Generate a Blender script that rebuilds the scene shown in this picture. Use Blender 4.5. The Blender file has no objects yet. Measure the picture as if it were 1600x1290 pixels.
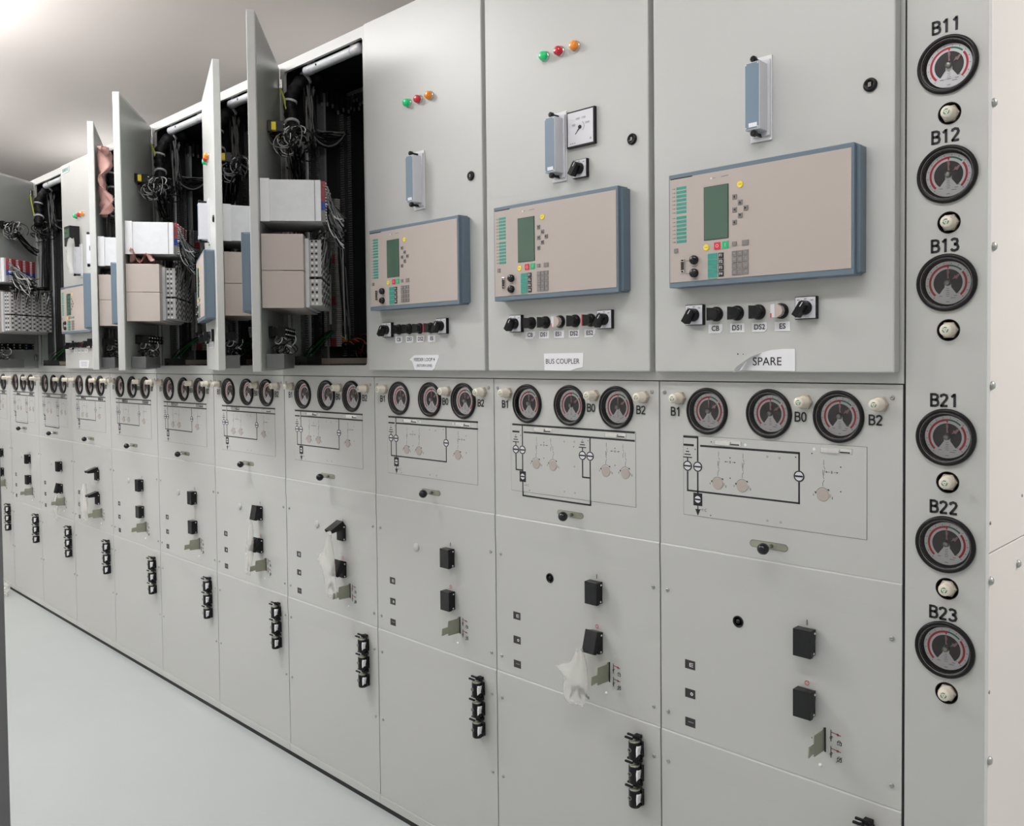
import bpy, bmesh, math, random
from mathutils import Matrix, Vector
R = math.radians
random.seed(7)
SC = bpy.context.scene
COL = SC.collection
FZ = 0.055                      # floor level in the measuring frame; everything is shifted down by it

# ------------------------------------------------------------------ camera
cd = bpy.data.cameras.new('camera')
cam = bpy.data.objects.new('camera', cd)
COL.objects.link(cam)
yaw, pit, rol, foc = 0.781227, -0.030782, -0.010235, 1358.974
fw = Vector((math.sin(-yaw)*math.cos(pit), math.cos(yaw)*math.cos(pit), math.sin(pit)))
rt = Vector((math.cos(yaw), math.sin(yaw), 0))
up = rt.cross(fw)
r2 = math.cos(rol)*rt + math.sin(rol)*up
u2 = -math.sin(rol)*rt + math.cos(rol)*up
mw = Matrix((r2, u2, -fw)).transposed().to_4x4()
mw.translation = Vector((0.67923, -1.81761, 1.64768-FZ))
cam.matrix_world = mw
cd.sensor_fit = 'HORIZONTAL'
cd.sensor_width = 36.0
cd.lens = 36.0*foc/1600.0
cd.shift_y = -45.0/1600.0
cd.clip_start = 0.02
SC.camera = cam

# ------------------------------------------------------------------ world, exposure
w = bpy.data.worlds.new('world'); SC.world = w
w.use_nodes = True
w.node_tree.nodes['Background'].inputs[0].default_value = (0.9, 0.95, 1, 1)
w.node_tree.nodes['Background'].inputs[1].default_value = 0.3
SC.view_settings.view_transform = 'Standard'
SC.view_settings.look = 'None'
SC.view_settings.gamma = 1
SC.view_settings.use_curve_mapping = False
SC.view_settings.exposure = 0.0

LIGHTS = [  # x, y, z, length, watts down, watts up
    (-2.9, -1.05, 3.15, 1.5, 42, 28),
    (-5.8, -1.05, 3.15, 1.5, 18, 110),
    (-8.7, -1.05, 3.15, 1.5, 14, 150),
    (-0.1, -1.30, 3.15, 1.5, 17, 8),
    (1.9, 0.9, 3.15, 1.5, 82, 36),
    (2.2, -2.4, 3.15, 1.5, 5, 12),
    (-2.9, -2.9, 3.15, 1.5, 7, 22),
    (-6.2, -2.9, 3.15, 1.5, 12, 60),
    (-2.2, 1.9, 3.05, 1.5, 4, 3),  # from here on: unseen lamps added behind the row to brighten the ceiling
    (-5.0, 1.9, 3.05, 1.5, 4, 3.5),
    (-9.3, 1.9, 3.05, 1.5, 6, 11),
]

# ------------------------------------------------------------------ materials
MATS = {}
def mat(name, col, rough=0.5, metal=0.0, noise=0.0, nscale=8.0, bump=0.0, bscale=300.0, spec=0.5, alpha=1.0, emis=0.0, trans=0.0, coat=0.0):
    m = bpy.data.materials.new(name); m.use_nodes = True
    nt = m.node_tree; b = nt.nodes['Principled BSDF']
    b.inputs['Base Color'].default_value = (*col, 1)
    b.inputs['Roughness'].default_value = rough
    b.inputs['Metallic'].default_value = metal
    b.inputs['Specular IOR Level'].default_value = spec
    b.inputs['Alpha'].default_value = alpha
    b.inputs['Transmission Weight'].default_value = trans
    b.inputs['Coat Weight'].default_value = coat
    if emis:
        b.inputs['Emission Color'].default_value = (*col, 1)
        b.inputs['Emission Strength'].default_value = emis
    tc = nt.nodes.new('ShaderNodeTexCoord')
    if noise:
        n = nt.nodes.new('ShaderNodeTexNoise'); n.inputs['Scale'].default_value = nscale
        n.inputs['Detail'].default_value = 5
        nt.links.new(tc.outputs['Object'], n.inputs['Vector'])
        mx = nt.nodes.new('ShaderNodeMix'); mx.data_type = 'RGBA'
        mx.inputs[6].default_value = (*[max(0, c*(1-noise)) for c in col], 1)
        mx.inputs[7].default_value = (*[min(1, c*(1+noise)) for c in col], 1)
        nt.links.new(n.outputs['Fac'], mx.inputs[0])
        nt.links.new(mx.outputs[2], b.inputs['Base Color'])
    if bump:
        n2 = nt.nodes.new('ShaderNodeTexNoise'); n2.inputs['Scale'].default_value = bscale
        nt.links.new(tc.outputs['Object'], n2.inputs['Vector'])
        bp = nt.nodes.new('ShaderNodeBump'); bp.inputs['Strength'].default_value = bump
        bp.inputs['Distance'].default_value = 0.001
        nt.links.new(n2.outputs['Fac'], bp.inputs['Height'])
        nt.links.new(bp.outputs['Normal'], b.inputs['Normal'])
    MATS[name] = m
    return m
mat('paint', (0.485, 0.49, 0.475), 0.38, noise=0.025, nscale=3, bump=0.15, bscale=500)
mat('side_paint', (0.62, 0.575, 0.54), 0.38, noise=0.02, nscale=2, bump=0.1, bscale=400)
mat('door_inner', (0.36, 0.38, 0.36), 0.35, noise=0.05, nscale=3)
mat('steel_frame', (0.42, 0.43, 0.43), 0.3, metal=0.6)
mat('shade_inside', (0.012, 0.013, 0.014), 0.6, noise=0.3)  # near-black colour stands in for the shade inside the compartments
mat('gap', (0.02, 0.02, 0.02), 0.8)
mat('black', (0.005, 0.005, 0.006), 0.30, spec=0.3)
mat('black_soft', (0.010, 0.010, 0.011), 0.55, spec=0.3)
mat('black_gloss', (0.004, 0.004, 0.006), 0.12)
mat('beige', (0.43, 0.375, 0.345), 0.45, noise=0.015)
mat('blue_grey', (0.125, 0.17, 0.215), 0.4)
mat('blue_pale', (0.16, 0.225, 0.29), 0.3)
mat('white_plastic', (0.62, 0.62, 0.66), 0.35)
mat('white', (0.72, 0.72, 0.74), 0.5)
mat('paper', (0.74, 0.74, 0.77), 0.6)
mat('cream', (0.72, 0.66, 0.56), 0.4)
mat('cream_dark', (0.42, 0.36, 0.29), 0.45)
mat('lcd', (0.06, 0.12, 0.085), 0.08, coat=0.3)
mat('teal', (0.03, 0.28, 0.22), 0.5)
mat('yellow', (0.85, 0.66, 0.02), 0.5)
mat('red', (0.62, 0.02, 0.04), 0.4)
mat('red_dull', (0.26, 0.03, 0.04), 0.5)
mat('green', (0.01, 0.42, 0.16), 0.45)
mat('green_dull', (0.02, 0.22, 0.14), 0.5)
mat('key_grey', (0.20, 0.185, 0.18), 0.6)
mat('ink', (0.01, 0.01, 0.012), 0.6)
mat('dial_white', (0.88, 0.87, 0.90), 0.5)
mat('dial_dark', (0.03, 0.026, 0.028), 0.4)
mat('pinkish', (0.42, 0.22, 0.23), 0.3)
mat('clear_knob', (0.46, 0.38, 0.35), 0.15, coat=0.5)
mat('metal', (0.55, 0.55, 0.52), 0.25, metal=1.0)
mat('chrome', (0.75, 0.75, 0.75), 0.12, metal=1.0)
mat('zinc', (0.33, 0.34, 0.27), 0.35, metal=0.5, noise=0.1, nscale=60)
mat('galvanised', (0.62, 0.63, 0.65), 0.4, noise=0.08, nscale=40)
mat('screw_grey', (0.36, 0.36, 0.34), 0.35, metal=0.5)
mat('copper_disc', (0.40, 0.35, 0.32), 0.45)
mat('terminal', (0.42, 0.41, 0.40), 0.5)
mat('duct', (0.15, 0.155, 0.155), 0.5)
mat('duct_dark', (0.035, 0.035, 0.035), 0.55)
mat('grey_inside', (0.20, 0.21, 0.21), 0.5)
mat('wire_grey', (0.20, 0.20, 0.20), 0.45)
mat('orange_wire', (0.70, 0.16, 0.03), 0.4)
mat('red_wire', (0.20, 0.02, 0.02), 0.4)
mat('yellow_green', (0.55, 0.60, 0.08), 0.4)
mat('green_wire', (0.02, 0.20, 0.05), 0.4)
mat('blue', (0.01, 0.04, 0.28), 0.4)
mat('lamp_green', (0.0, 0.62, 0.20), 0.12, coat=0.6)
mat('lamp_red', (0.55, 0.01, 0.03), 0.12, coat=0.6)
mat('lamp_orange', (0.85, 0.26, 0.01), 0.12, coat=0.6)
mat('pink', (0.78, 0.50, 0.45), 0.45, noise=0.2, nscale=15)
mat('post_grey', (0.14, 0.14, 0.145), 0.5)
mat('floor', (0.40, 0.425, 0.42), 0.25, noise=0.05, nscale=1.5, bump=0.1, bscale=30)
mat('ceiling', (0.58, 0.53, 0.50), 0.7, noise=0.03, nscale=1)
mat('wall', (0.70, 0.69, 0.67), 0.8)
mat('lamp_housing', (0.8, 0.8, 0.8), 0.4)
mat('tube_glow', (1.0, 0.97, 0.93), 0.4, emis=14)
def transparent(name, col, fac, rough):
    m = bpy.data.materials.new(name); m.use_nodes = True
    nt = m.node_tree; nt.nodes.remove(nt.nodes['Principled BSDF'])
    out = nt.nodes['Material Output']
    tr = nt.nodes.new('ShaderNodeBsdfTransparent')
    pb = nt.nodes.new('ShaderNodeBsdfPrincipled')
    pb.inputs['Base Color'].default_value = (*col, 1); pb.inputs['Roughness'].default_value = rough
    mx = nt.nodes.new('ShaderNodeMixShader'); mx.inputs[0].default_value = fac
    nt.links.new(tr.outputs[0], mx.inputs[1]); nt.links.new(pb.outputs[0], mx.inputs[2])
    nt.links.new(mx.outputs[0], out.inputs['Surface'])
    MATS[name] = m
transparent('bag_film', (0.80, 0.78, 0.74), 0.36, 0.2)
m = bpy.data.materials.new('glass'); m.use_nodes = True
nt = m.node_tree; nt.nodes.remove(nt.nodes['Principled BSDF'])
tr = nt.nodes.new('ShaderNodeBsdfTransparent'); gl = nt.nodes.new('ShaderNodeBsdfGlossy')
gl.inputs['Roughness'].default_value = 0.03
fr = nt.nodes.new('ShaderNodeFresnel'); fr.inputs[0].default_value = 1.45
mx = nt.nodes.new('ShaderNodeMixShader')
nt.links.new(fr.outputs[0], mx.inputs[0]); nt.links.new(tr.outputs[0], mx.inputs[1]); nt.links.new(gl.outputs[0], mx.inputs[2])
nt.links.new(mx.outputs[0], nt.nodes['Material Output'].inputs['Surface'])
MATS['glass'] = m

# ------------------------------------------------------------------ mesh builder
class MB:
    def __init__(s, default='paint'):
        s.bm = bmesh.new(); s.mats = []; s.d = default; s.smooth = False
    def mi(s, m):
        m = m or s.d
        if m not in s.mats: s.mats.append(m)
        return s.mats.index(m)
    def box(s, x0, x1, y0, y1, z0, z1, m=None, bev=0.0, seg=2):
        i = s.mi(m)
        M = Matrix.Translation(((x0+x1)/2, (y0+y1)/2, (z0+z1)/2)) @ Matrix.Diagonal((abs(x1-x0), abs(y1-y0), abs(z1-z0), 1))
        r = bmesh.ops.create_cube(s.bm, size=1, matrix=M)
        fs = set(f for v in r['verts'] for f in v.link_faces)
        for f in fs: f.material_index = i
        if bev:
            es = list(set(e for v in r['verts'] for e in v.link_edges))
            rb = bmesh.ops.bevel(s.bm, geom=es, offset=bev, segments=seg, affect='EDGES', profile=0.5)
            for f in rb['faces']: f.material_index = i
        return s
    def quad(s, pts, m=None):
        vs = [s.bm.verts.new(p) for p in pts]
        f = s.bm.faces.new(vs); f.material_index = s.mi(m); return f
    def prism(s, poly, y0, y1, m=None, plane='xz'):
        """closed polygon extruded along the remaining axis"""
        def P(a, b, c):
            return {'xz': (a, c, b), 'yz': (c, a, b), 'xy': (a, b, c)}[plane]
        i = s.mi(m)
        A = [s.bm.verts.new(P(a, b, y0)) for a, b in poly]
        B = [s.bm.verts.new(P(a, b, y1)) for a, b in poly]
        n = len(poly)
        fs = [s.bm.faces.new(A), s.bm.faces.new(B[::-1])]
        for k in range(n):
            fs.append(s.bm.faces.new((A[k], B[k], B[(k+1) % n], A[(k+1) % n])))
        for f in fs: f.material_index = i
        bmesh.ops.recalc_face_normals(s.bm, faces=fs)
        return s
    def lathe(s, prof, cx=0, cz=0, seg=32, m=None, smooth=True, axis='y', base=(0, 0, 0)):
        """profile of (radius, distance along axis)"""
        rings = []
        i = s.mi(m)
        for r, y in prof:
            if r < 1e-6:
                c = [(cx, y, cz)]
            else:
                c = [(cx+r*math.cos(2*math.pi*k/seg), y, cz+r*math.sin(2*math.pi*k/seg)) for k in range(seg)]
            if axis == 'z': c = [(p[0], p[2], p[1]) for p in c]
            if axis == 'x': c = [(p[1], p[0], p[2]) for p in c]
            rings.append([s.bm.verts.new(Vector(p)+Vector(base)) for p in c])
        fs = []
        for a, b in zip(rings, rings[1:]):
            if len(a) == 1 and len(b) == 1: continue
            for k in range(seg):
                k2 = (k+1) % seg
                if len(a) == 1: f = s.bm.faces.new((a[0], b[k], b[k2]))
                elif len(b) == 1: f = s.bm.faces.new((a[k], b[0], a[k2]))
                else: f = s.bm.faces.new((a[k], b[k], b[k2], a[k2]))
                f.material_index = i; f.smooth = smooth; fs.append(f)
        bmesh.ops.recalc_face_normals(s.bm, faces=fs)
        return s
    def arc(s, cx, cz, ra, rb, a0, a1, y, m=None, n=20, th=0.0003):
        pts = [(cx+rb*math.cos(R(a0+(a1-a0)*k/n)), cz+rb*math.sin(R(a0+(a1-a0)*k/n))) for k in range(n+1)]
        if ra < 1e-6: pts += [(cx, cz)]
        else: pts += [(cx+ra*math.cos(R(a1-(a1-a0)*k/n)), cz+ra*math.sin(R(a1-(a1-a0)*k/n))) for k in range(n+1)]
        i = s.mi(m)
        if ra < 1e-6:
            vs = [s.bm.verts.new((a, y, b)) for a, b in pts]
            f = s.bm.faces.new(vs); f.material_index = i
        else:
            for k in range(n):
                q = [pts[k], pts[k+1], pts[2*n+1-k-1], pts[2*n+1-k]]
                vs = [s.bm.verts.new((a, y, b)) for a, b in q]
                f = s.bm.faces.new(vs); f.material_index = i
        return s
    def disc(s, cx, cz, r, y, m=None, n=20):
        vs = [s.bm.verts.new((cx+r*math.cos(2*math.pi*k/n), y, cz+r*math.sin(2*math.pi*k/n))) for k in range(n)]
        f = s.bm.faces.new(vs); f.material_index = s.mi(m); return s
    def line(s, x0, z0, x1, z1, wd, y=-0.0009, m='ink', th=0.0007):
        d = Vector((x1-x0, z1-z0)); L = d.length
        if L < 1e-9: return s
        d /= L; n = Vector((-d[1], d[0]))*wd/2; e = d*0
        poly = [(x0+n[0], z0+n[1]), (x1+n[0], z1+n[1]), (x1-n[0], z1-n[1]), (x0-n[0], z0-n[1])]
        return s.prism(poly, y, y+th, m)
    def tube(s, pts, r, seg=8, m=None, cap=True):
        i = s.mi(m)
        P = [Vector(p) for p in pts]
        rings = []
        prev = None
        for k, p in enumerate(P):
            t = (P[min(k+1, len(P)-1)]-P[max(k-1, 0)])
            if t.length < 1e-9: t = Vector((0, 0, 1))
            t.normalize()
            a = prev if prev is not None else (Vector((0, 0, 1)) if abs(t.z) < .9 else Vector((1, 0, 0)))
            a = (a - t*a.dot(t))
            if a.length < 1e-5: a = Vector((1, 0, 0)) - t*t.x
            a.normalize(); b = t.cross(a); prev = a
            rr = r[k] if isinstance(r, (list, tuple)) else r
            rings.append([s.bm.verts.new(p+a*rr*math.cos(2*math.pi*j/seg)+b*rr*math.sin(2*math.pi*j/seg)) for j in range(seg)])
        for A, B in zip(rings, rings[1:]):
            for j in range(seg):
                f = s.bm.faces.new((A[j], A[(j+1) % seg], B[(j+1) % seg], B[j])); f.material_index = i; f.smooth = True
        if cap:
            for q in (rings[0][::-1], rings[-1]):
                f = s.bm.faces.new(q); f.material_index = i
        return s
    def text(s, t, cx, cz, size, y=-0.0012, m='ink', bold=0.0, sx=1.0, align='CENTER'):
        me = text_mesh(t, size, bold, align)
        i = s.mi(m)
        vs = [s.bm.verts.new((cx+v.co.x*sx, y, cz+v.co.y)) for v in me.vertices]
        for p in me.polygons:
            try:
                f = s.bm.faces.new([vs[k] for k in p.vertices]); f.material_index = i
            except ValueError: pass
        return s
    def mesh(s, name):
        me = bpy.data.meshes.new(name)
        s.bm.to_mesh(me); s.bm.free()
        for m_ in s.mats: me.materials.append(MATS[m_])
        return me

_T = {}
def text_mesh(t, size, bold, align):
    k = (t, size, bold, align)
    if k not in _T:
        c = bpy.data.curves.new('txt', 'FONT'); c.body = t; c.size = size; c.align_x = align
        c.align_y = 'CENTER'; c.offset = bold*size; c.resolution_u = 4
        o = bpy.data.objects.new('txt', c); COL.objects.link(o)
        dg = bpy.context.evaluated_depsgraph_get(); dg.update()
        _T[k] = bpy.data.meshes.new_from_object(o.evaluated_get(dg))
        bpy.data.objects.remove(o)
    return _T[k]

GLYPH = {
    'B': [[(.08, 0), (.08, 1)], [(.08, .92), (.36, .92), (.50, .85), (.53, .73), (.48, .60), (.36, .53), (.08, .53)], [(.34, .53), (.52, .46), (.57, .30), (.52, .15), (.38, .08), (.08, .08)]],
    '0': [[(.28+.21*math.cos(R(a))*(1 if abs(math.sin(R(a))) > .2 else 1.02), .5+.42*math.copysign(abs(math.sin(R(a)))**.8, math.sin(R(a)))) for a in range(0, 361, 20)]],
    '1': [[(.34, 0), (.34, 1)], [(.34, .93), (.12, .74)]],
    '2': [[(.07, .72), (.11, .86), (.28, .92), (.45, .86), (.50, .71), (.44, .55), (.06, .06)], [(.04, .08), (.54, .08)]],
    '3': [[(.06, .80), (.14, .90), (.28, .92), (.44, .86), (.48, .73), (.42, .59), (.24, .53)], [(.24, .53), (.46, .46), (.53, .30), (.46, .14), (.28, .08), (.12, .11), (.04, .22)]]}
def letters(t, cap, wd=.155):
    def f():
        b = MB('ink'); i = b.mi('ink'); x0 = -len(t)*.34*cap
        for n, ch in enumerate(t):
            for pl in GLYPH[ch]:
                P = [Vector((x0+(n*.68+x+.04)*cap, (z-.5)*cap)) for x, z in pl]; prev = None
                for k, p in enumerate(P):
                    d0 = (p-P[k-1]).normalized() if k else (P[1]-P[0]).normalized()
                    d1 = (P[k+1]-p).normalized() if k < len(P)-1 else d0
                    d = (d0+d1).normalized(); nn = Vector((-d[1], d[0]))*wd*cap/2/max(.5, d.dot(d0))
                    q = [b.bm.verts.new((p[0]+e*nn[0], 0, p[1]+e*nn[1])) for e in (1, -1)]
                    if prev: b.bm.faces.new((prev[0], q[0], q[1], prev[1])).material_index = i
                    prev = q
        return b
    return f
CACHE = {}
def link(name, key, fn, parent=None, M=None, label=None, cat=None, group=None, kind=None):
    """one mesh object; meshes are shared between copies through their key"""
    if key is None or key not in CACHE:
        b = fn(); me = b.mesh(name)
        if key is not None: CACHE[key] = me
    else: me = CACHE[key]
    o = bpy.data.objects.new(name, me); COL.objects.link(o)
    if parent is not None: o.parent = parent
    if M is not None: o.matrix_basis = M
    if label: o['label'] = label
    if cat: o['category'] = cat
    if group: o['group'] = group
    if kind: o['kind'] = kind
    return o
def thing(name, label, cat, loc=(0, 0, 0), group=None):
    o = bpy.data.objects.new(name, None); COL.objects.link(o)
    o.empty_display_size = 0.1
    o.location = loc; o['label'] = label; o['category'] = cat
    if group: o['group'] = group
    return o
T = lambda x, y, z: Matrix.Translation((x, y, z))
I4 = Matrix.Identity(4)

# ------------------------------------------------------------------ room shell
def slab(*a, **k): return lambda: MB(k.get('m', 'wall')).box(*a)
link('floor', None, slab(-17, 4, -4, 4, -0.1, 0.0, m='floor'), kind='structure')
link('ceiling', None, slab(-17, 4, -4, 4, 3.95, 4.05, m='ceiling'), kind='structure')
link('wall_left', None, slab(-17.1, -17, -4, 4, 0, 3.95), kind='structure')
link('wall_right', None, slab(4, 4.1, -4, 4, 0, 3.95), kind='structure')
link('wall_back', None, slab(-17, 4, 4, 4.1, 0, 3.95), kind='structure')
link('wall_front', None, slab(-17, 4, -4.1, -4, 0, 3.95), kind='structure')

def fixture_mesh(L):
    b = MB('lamp_housing')
    b.box(-L/2, L/2, -0.09, 0.09, 0.02, 0.07, bev=0.008)
    return b
LL = ['above the aisle before the nearest open cubicle', 'above the aisle halfway along the row', 'above the aisle at the far end of the row', 'above the aisle before the SPARE cubicle', 'beside the end panel of the row', 'behind the viewer on the right', 'above the back of the aisle, near', 'above the back of the aisle, far', 'added unseen behind the row to light the ceiling, nearest', 'added unseen behind the row to light the ceiling, middle', 'added unseen behind the row to light the ceiling, farthest']
for n_, (x, y, z, L, wt, wu) in enumerate(LIGHTS):
    t = thing('ceiling_light', 'white suspended fluorescent batten ' + LL[n_], 'ceiling light', (x, y, z), 'fluorescent battens under the ceiling')
    link('housing', 'fixhouse', lambda: fixture_mesh(L), t)
    for s in (-0.05, 0.05):
        link('tube', 'fixtube', lambda: MB('tube_glow').lathe([(0, -L/2+.03), (.013, -L/2+.03), (.013, L/2-.03), (0, L/2-.03)], seg=12, axis='x'), t, T(0, s, 0))
    for s in (-0.6, 0.6):
        link('hanger', 'fixhang', lambda: MB('metal').tube([(0, 0, 0.07), (0, 0, 0.80)], 0.003), t, T(s, 0, 0))
    ld = bpy.data.lights.new('lamp', 'AREA'); ld.shape = 'RECTANGLE'; ld.size = L; ld.size_y = 0.16
    ld.energy = wt; ld.color = (0.97, 0.985, 1.0)
    lo = bpy.data.objects.new('lamp', ld); COL.objects.link(lo); lo.parent = t; lo.location = (0, 0, -0.02)
    lu = bpy.data.lights.new('ceiling_fill', 'AREA'); lu.shape = 'RECTANGLE'; lu.size = L; lu.size_y = 0.16  # upward fill light, added to each batten to brighten the ceiling
    lu.energy = wu; lu.color = (0.97, 0.985, 1.0)
    lv = bpy.data.objects.new('ceiling_fill', lu); COL.objects.link(lv); lv.parent = t; lv.location = (0, 0, 0.09); lv.rotation_euler = (math.pi, 0, 0)

GX = (.139, .301, .4635)
# ------------------------------------------------------------------ small devices, each centred on its own axis, front towards -y
def gauge_housing():
    b = MB('black')
    b.lathe([(0.0545, 0.0), (0.0550, -0.003), (0.0540, -0.0060), (0.0515, -0.0078), (0.0480, -0.0070), (0.0462, -0.0045), (0.0455, 0.0045), (0.0430, 0.0060), (0.0425, 0.0150), (0.0, 0.0160)], seg=48)
    b.lathe([(0.0470, -0.0056), (0.0464, -0.0060), (0.0460, -0.0050)], seg=48, m='key_grey')
    return b
def gauge_dial():
    b = MB('dial_white'); y = 0.0070
    b.lathe([(0.0, y), (0.0410, y), (0.0410, 0.0140)], seg=40, smooth=False)
    y2 = y-0.0003
    b.arc(0, 0, 0.0305, 0.0345, 226, 92, y2, 'red')
    b.arc(0, 0, 0.0315, 0.0345, 90, 44, y2, 'green_dull')
    b.arc(0, 0, 0.0305, 0.0345, 38, -46, y2, 'red')
    b.prism([(-.0035, .0345), (.0035, .0345), (0, .0265)], y2-.0002, y2, 'red')
    b.arc(0, 0, 0.0, 0.0262, -54, 234, y2, 'dial_dark', n=40)
    for k in range(14):
        a = R(228-k*21)
        b.line(0.0360*math.cos(a), 0.0360*math.sin(a), 0.0385*math.cos(a), 0.0385*math.sin(a), 0.0007, y2-0.0002, 'ink', 0.0002)
    y3 = y2-0.0003
    b.prism([(-0.0095, -0.0245), (0.0095, -0.0245), (0.0062, -0.013), (0.0058, 0.001), (0.003, 0.0056), (-0.003, 0.0056), (-0.0058, 0.001), (-0.0062, -0.013)], y3, y3+0.0002, 'dial_white')
    for k, (z, wd) in enumerate([(-0.011, .004), (-0.0145, .006), (-0.018, .005), (-0.0215, .007), (-0.025, .006)]):
        b.line(-wd/2, z, wd/2, z, 0.0008, y3-0.0003, 'key_grey', 0.0002)
    for x, z, wd in [(-0.013, -0.025, .006), (0.014, -0.025, .006), (0.019, -0.020, .003), (0.010, -0.029, .009), (0, -0.036, .006)]:
        b.line(x-wd/2, z, x+wd/2, z, 0.0009, y3-0.0003, 'key_grey', 0.0002)
    return b
def gauge_pointer():
    b = MB('screw_grey')
    b.lathe([(0.0060, 0.0080), (0.0056, -0.0005), (0.0040, -0.0019), (0, -0.0023)], cx=0, cz=0, seg=16)
    b.prism([(-0.0020, 0.024), (0.0005, 0.027), (0.0030, 0.021), (0.0015, 0.014), (0.0028, 0.008), (-0.001, 0.008), (-0.001, 0.016)], 0.0050, 0.0058, 'pinkish')
    b.prism([(0.008, 0.006), (0.013, 0.0080), (0.016, 0.006), (0.0225, 0.0155), (0.018, 0.0160), (0.015, 0.0125), (0.012, 0.0135), (0.011, 0.010)], 0.0050, 0.0058, 'pinkish')
    return b
def put_gauge(root, x, z, label=None, s=1.0):
    g = link('pressure_gauge', 'g_house', gauge_housing, root, T(x, 0, z) @ Matrix.Diagonal((1.03, 1, 1.03, 1)), label=label)
    link('dial', 'g_dial', gauge_dial, g)
    link('pointer', 'g_ptr', gauge_pointer, g)
    link('gauge_glass', 'g_glass', lambda: MB('glass').lathe([(0.0, -0.0030), (0.0460, -0.0030)], seg=40), g)

def plug_body(L, nut):
    def f():
        b = MB('cream')
        b.lathe([(0.0175, 0.0), (0.0175, -nut), (0.0145, -nut-0.002)], seg=6, m='cream_dark' if nut > .006 else 'cream', smooth=False)
        b.lathe([(0.0138, 0), (0.0138, -nut-.004), (0.0118, -nut-.006), (0.0118, -L+0.003), (0.0100, -L), (0, -L)], seg=24)
        return b
    return f
def recycle_mark(L):
    def f():
        b = MB('green_dull')
        for a in (90, 210, 330):
            b.arc(0, 0, 0.0038, 0.0058, a-35, a+35, -L-0.0003, 'green_dull', n=6)
            c = R(a+45); t = (math.cos(c)*.0048, math.sin(c)*.0048)
            b.prism([(t[0]+.002*math.cos(c+R(a)), t[1]+.002*math.sin(c+R(a))), (t[0]-.0018, t[1]+.001), (t[0]+.0012, t[1]-.0016)], -L-0.0004, -L-0.0002, 'green_dull')
        b.lathe([(0.0013, -L), (0.0013, -L-0.0006), (0, -L-0.0006)], seg=8, m='cream_dark')
        return b
    return f
def put_plug(root, x, z, L=0.032, nut=0.008, key='p', dy=0.0):
    p = link('test_plug', 'plug'+key, plug_body(L, nut), root, T(x, dy, z))
    link('plug_mark', 'plugm'+key, recycle_mark(L), p)
def screw_mesh():
    b = MB('screw_grey')
    b.lathe([(0.0052, 0.0), (0.0050, -0.002), (0.0032, -0.0034), (0.0020, -0.0036), (0.0016, -0.002), (0, -0.002)], seg=12)
    return b
def put_screw(root, x, z, M=I4, y=0.0):
    link('screw', 'screw', screw_mesh, root, M @ T(x, y, z))

def lettering(root, t, x, z, size, bold=0.025, M=I4, y=0.0, m='ink', name='lettering', sx=1.0):
    link(name, None if False else ('txt', t, size, bold, m, sx), lambda: MB(m).text(t, 0, 0, size, 0, m, bold, sx), root, M @ T(x, y-0.0013, z))

def selector_plate():
    b = MB('black')
    b.box(-0.0245, 0.0245, -0.011, 0, -0.0245, 0.0245, bev=0.001)
    b.box(-0.0228, 0.0228, -0.0118, -0.011, -0.0228, 0.0228, 'white_plastic')
    for x, z in [(-.016, .017), (0.0, .019), (.015, .016)]:
        b.line(x-.003, z, x+.003, z, 0.002, -0.0122, 'key_grey', 0.0003)
    return b
def selector_knob(ang):
    def f():
        b = MB('black')
        b.lathe([(0.0155, -0.0115), (0.0155, -0.018), (0.0135, -0.021), (0, -0.021)], seg=28)
        c, s = math.cos(R(ang)), math.sin(R(ang))
        def rot(x, z): return (x*c-z*s, x*s+z*c)
        poly = [rot(*q) for q in [(-0.0065, -0.022), (0.0065, -0.022), (0.0075, 0.010), (0.004, 0.015), (-0.004, 0.015), (-0.0075, 0.010)]]
        b.prism(poly, -0.040, -0.018)
        b.line(*rot(0, 0.002), *rot(0, 0.013), 0.0016, -0.0405, 'white', 0.0006)
        return b
    return f
def put_selector(root, x, z, M, ang=-40, y=-0.03):
    p = link('selector_switch', 'selplate', selector_plate, root, M @ T(x, y, z))
    link('switch_knob', 'selknob%d' % ang, selector_knob(ang), p)
def control_knob(kind):
    def f():
        b = MB('black_gloss')
        b.lathe([(0.0145, 0), (0.0145, -0.006), (0.0125, -0.010), (0.0125, -0.012), (0, -0.012)], seg=28, m='black')
        mm = {'clear': 'clear_knob'}.get(kind, 'black')
        b.prism([(-0.0115, -0.0125), (0.002, -0.0115), (0.009, -0.007), (0.0115, 0), (0.009, 0.007), (0.002, 0.0115), (-0.0115, 0.0125)], -0.026, -0.010, mm)
        if kind == 'red': b.box(-0.0122, -0.0095, -0.0262, -0.010, -0.0125, 0.0125, 'red')
        if kind == 'clear':
            b.box(-0.0122, -0.004, -0.0264, -0.012, -0.012, 0.012, 'white_plastic')
            b.box(-0.0125, -0.010, -0.0266, -0.012, -0.012, -0.004, 'red')
        return b
    return f
def put_control(root, x, z, M, kind='black'):
    link('control_knob', 'cknob'+kind, control_knob(kind), root, M @ T(x, -0.03, z) @ Matrix.Diagonal((1.18, .88, 1.2, 1)), label={'red': 'black control knob with red edge', 'clear': 'pale translucent control knob'}.get(kind))

def tag_mesh(wd, ht, txt, size, cut, lines=None, bold=0.02):
    def f():
        b = MB('paper')
        p = [(-wd/2, -ht/2), (wd/2-cut, -ht/2), (wd/2, -ht/2+cut), (wd/2, ht/2), (-wd/2, ht/2)]
        b.prism(p, -0.0012, -0.0002)
        if txt: b.text(txt, 0, 0, size, -0.0015, 'ink', bold)
        return b
    return f
def put_tag(root, x, z, M, txt, cut=0.0):
    link('paper_tag', ('tag', txt, cut), tag_mesh(0.037, 0.021, txt, 0.0165, cut), root, M @ T(x, -0.03, z))

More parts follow.
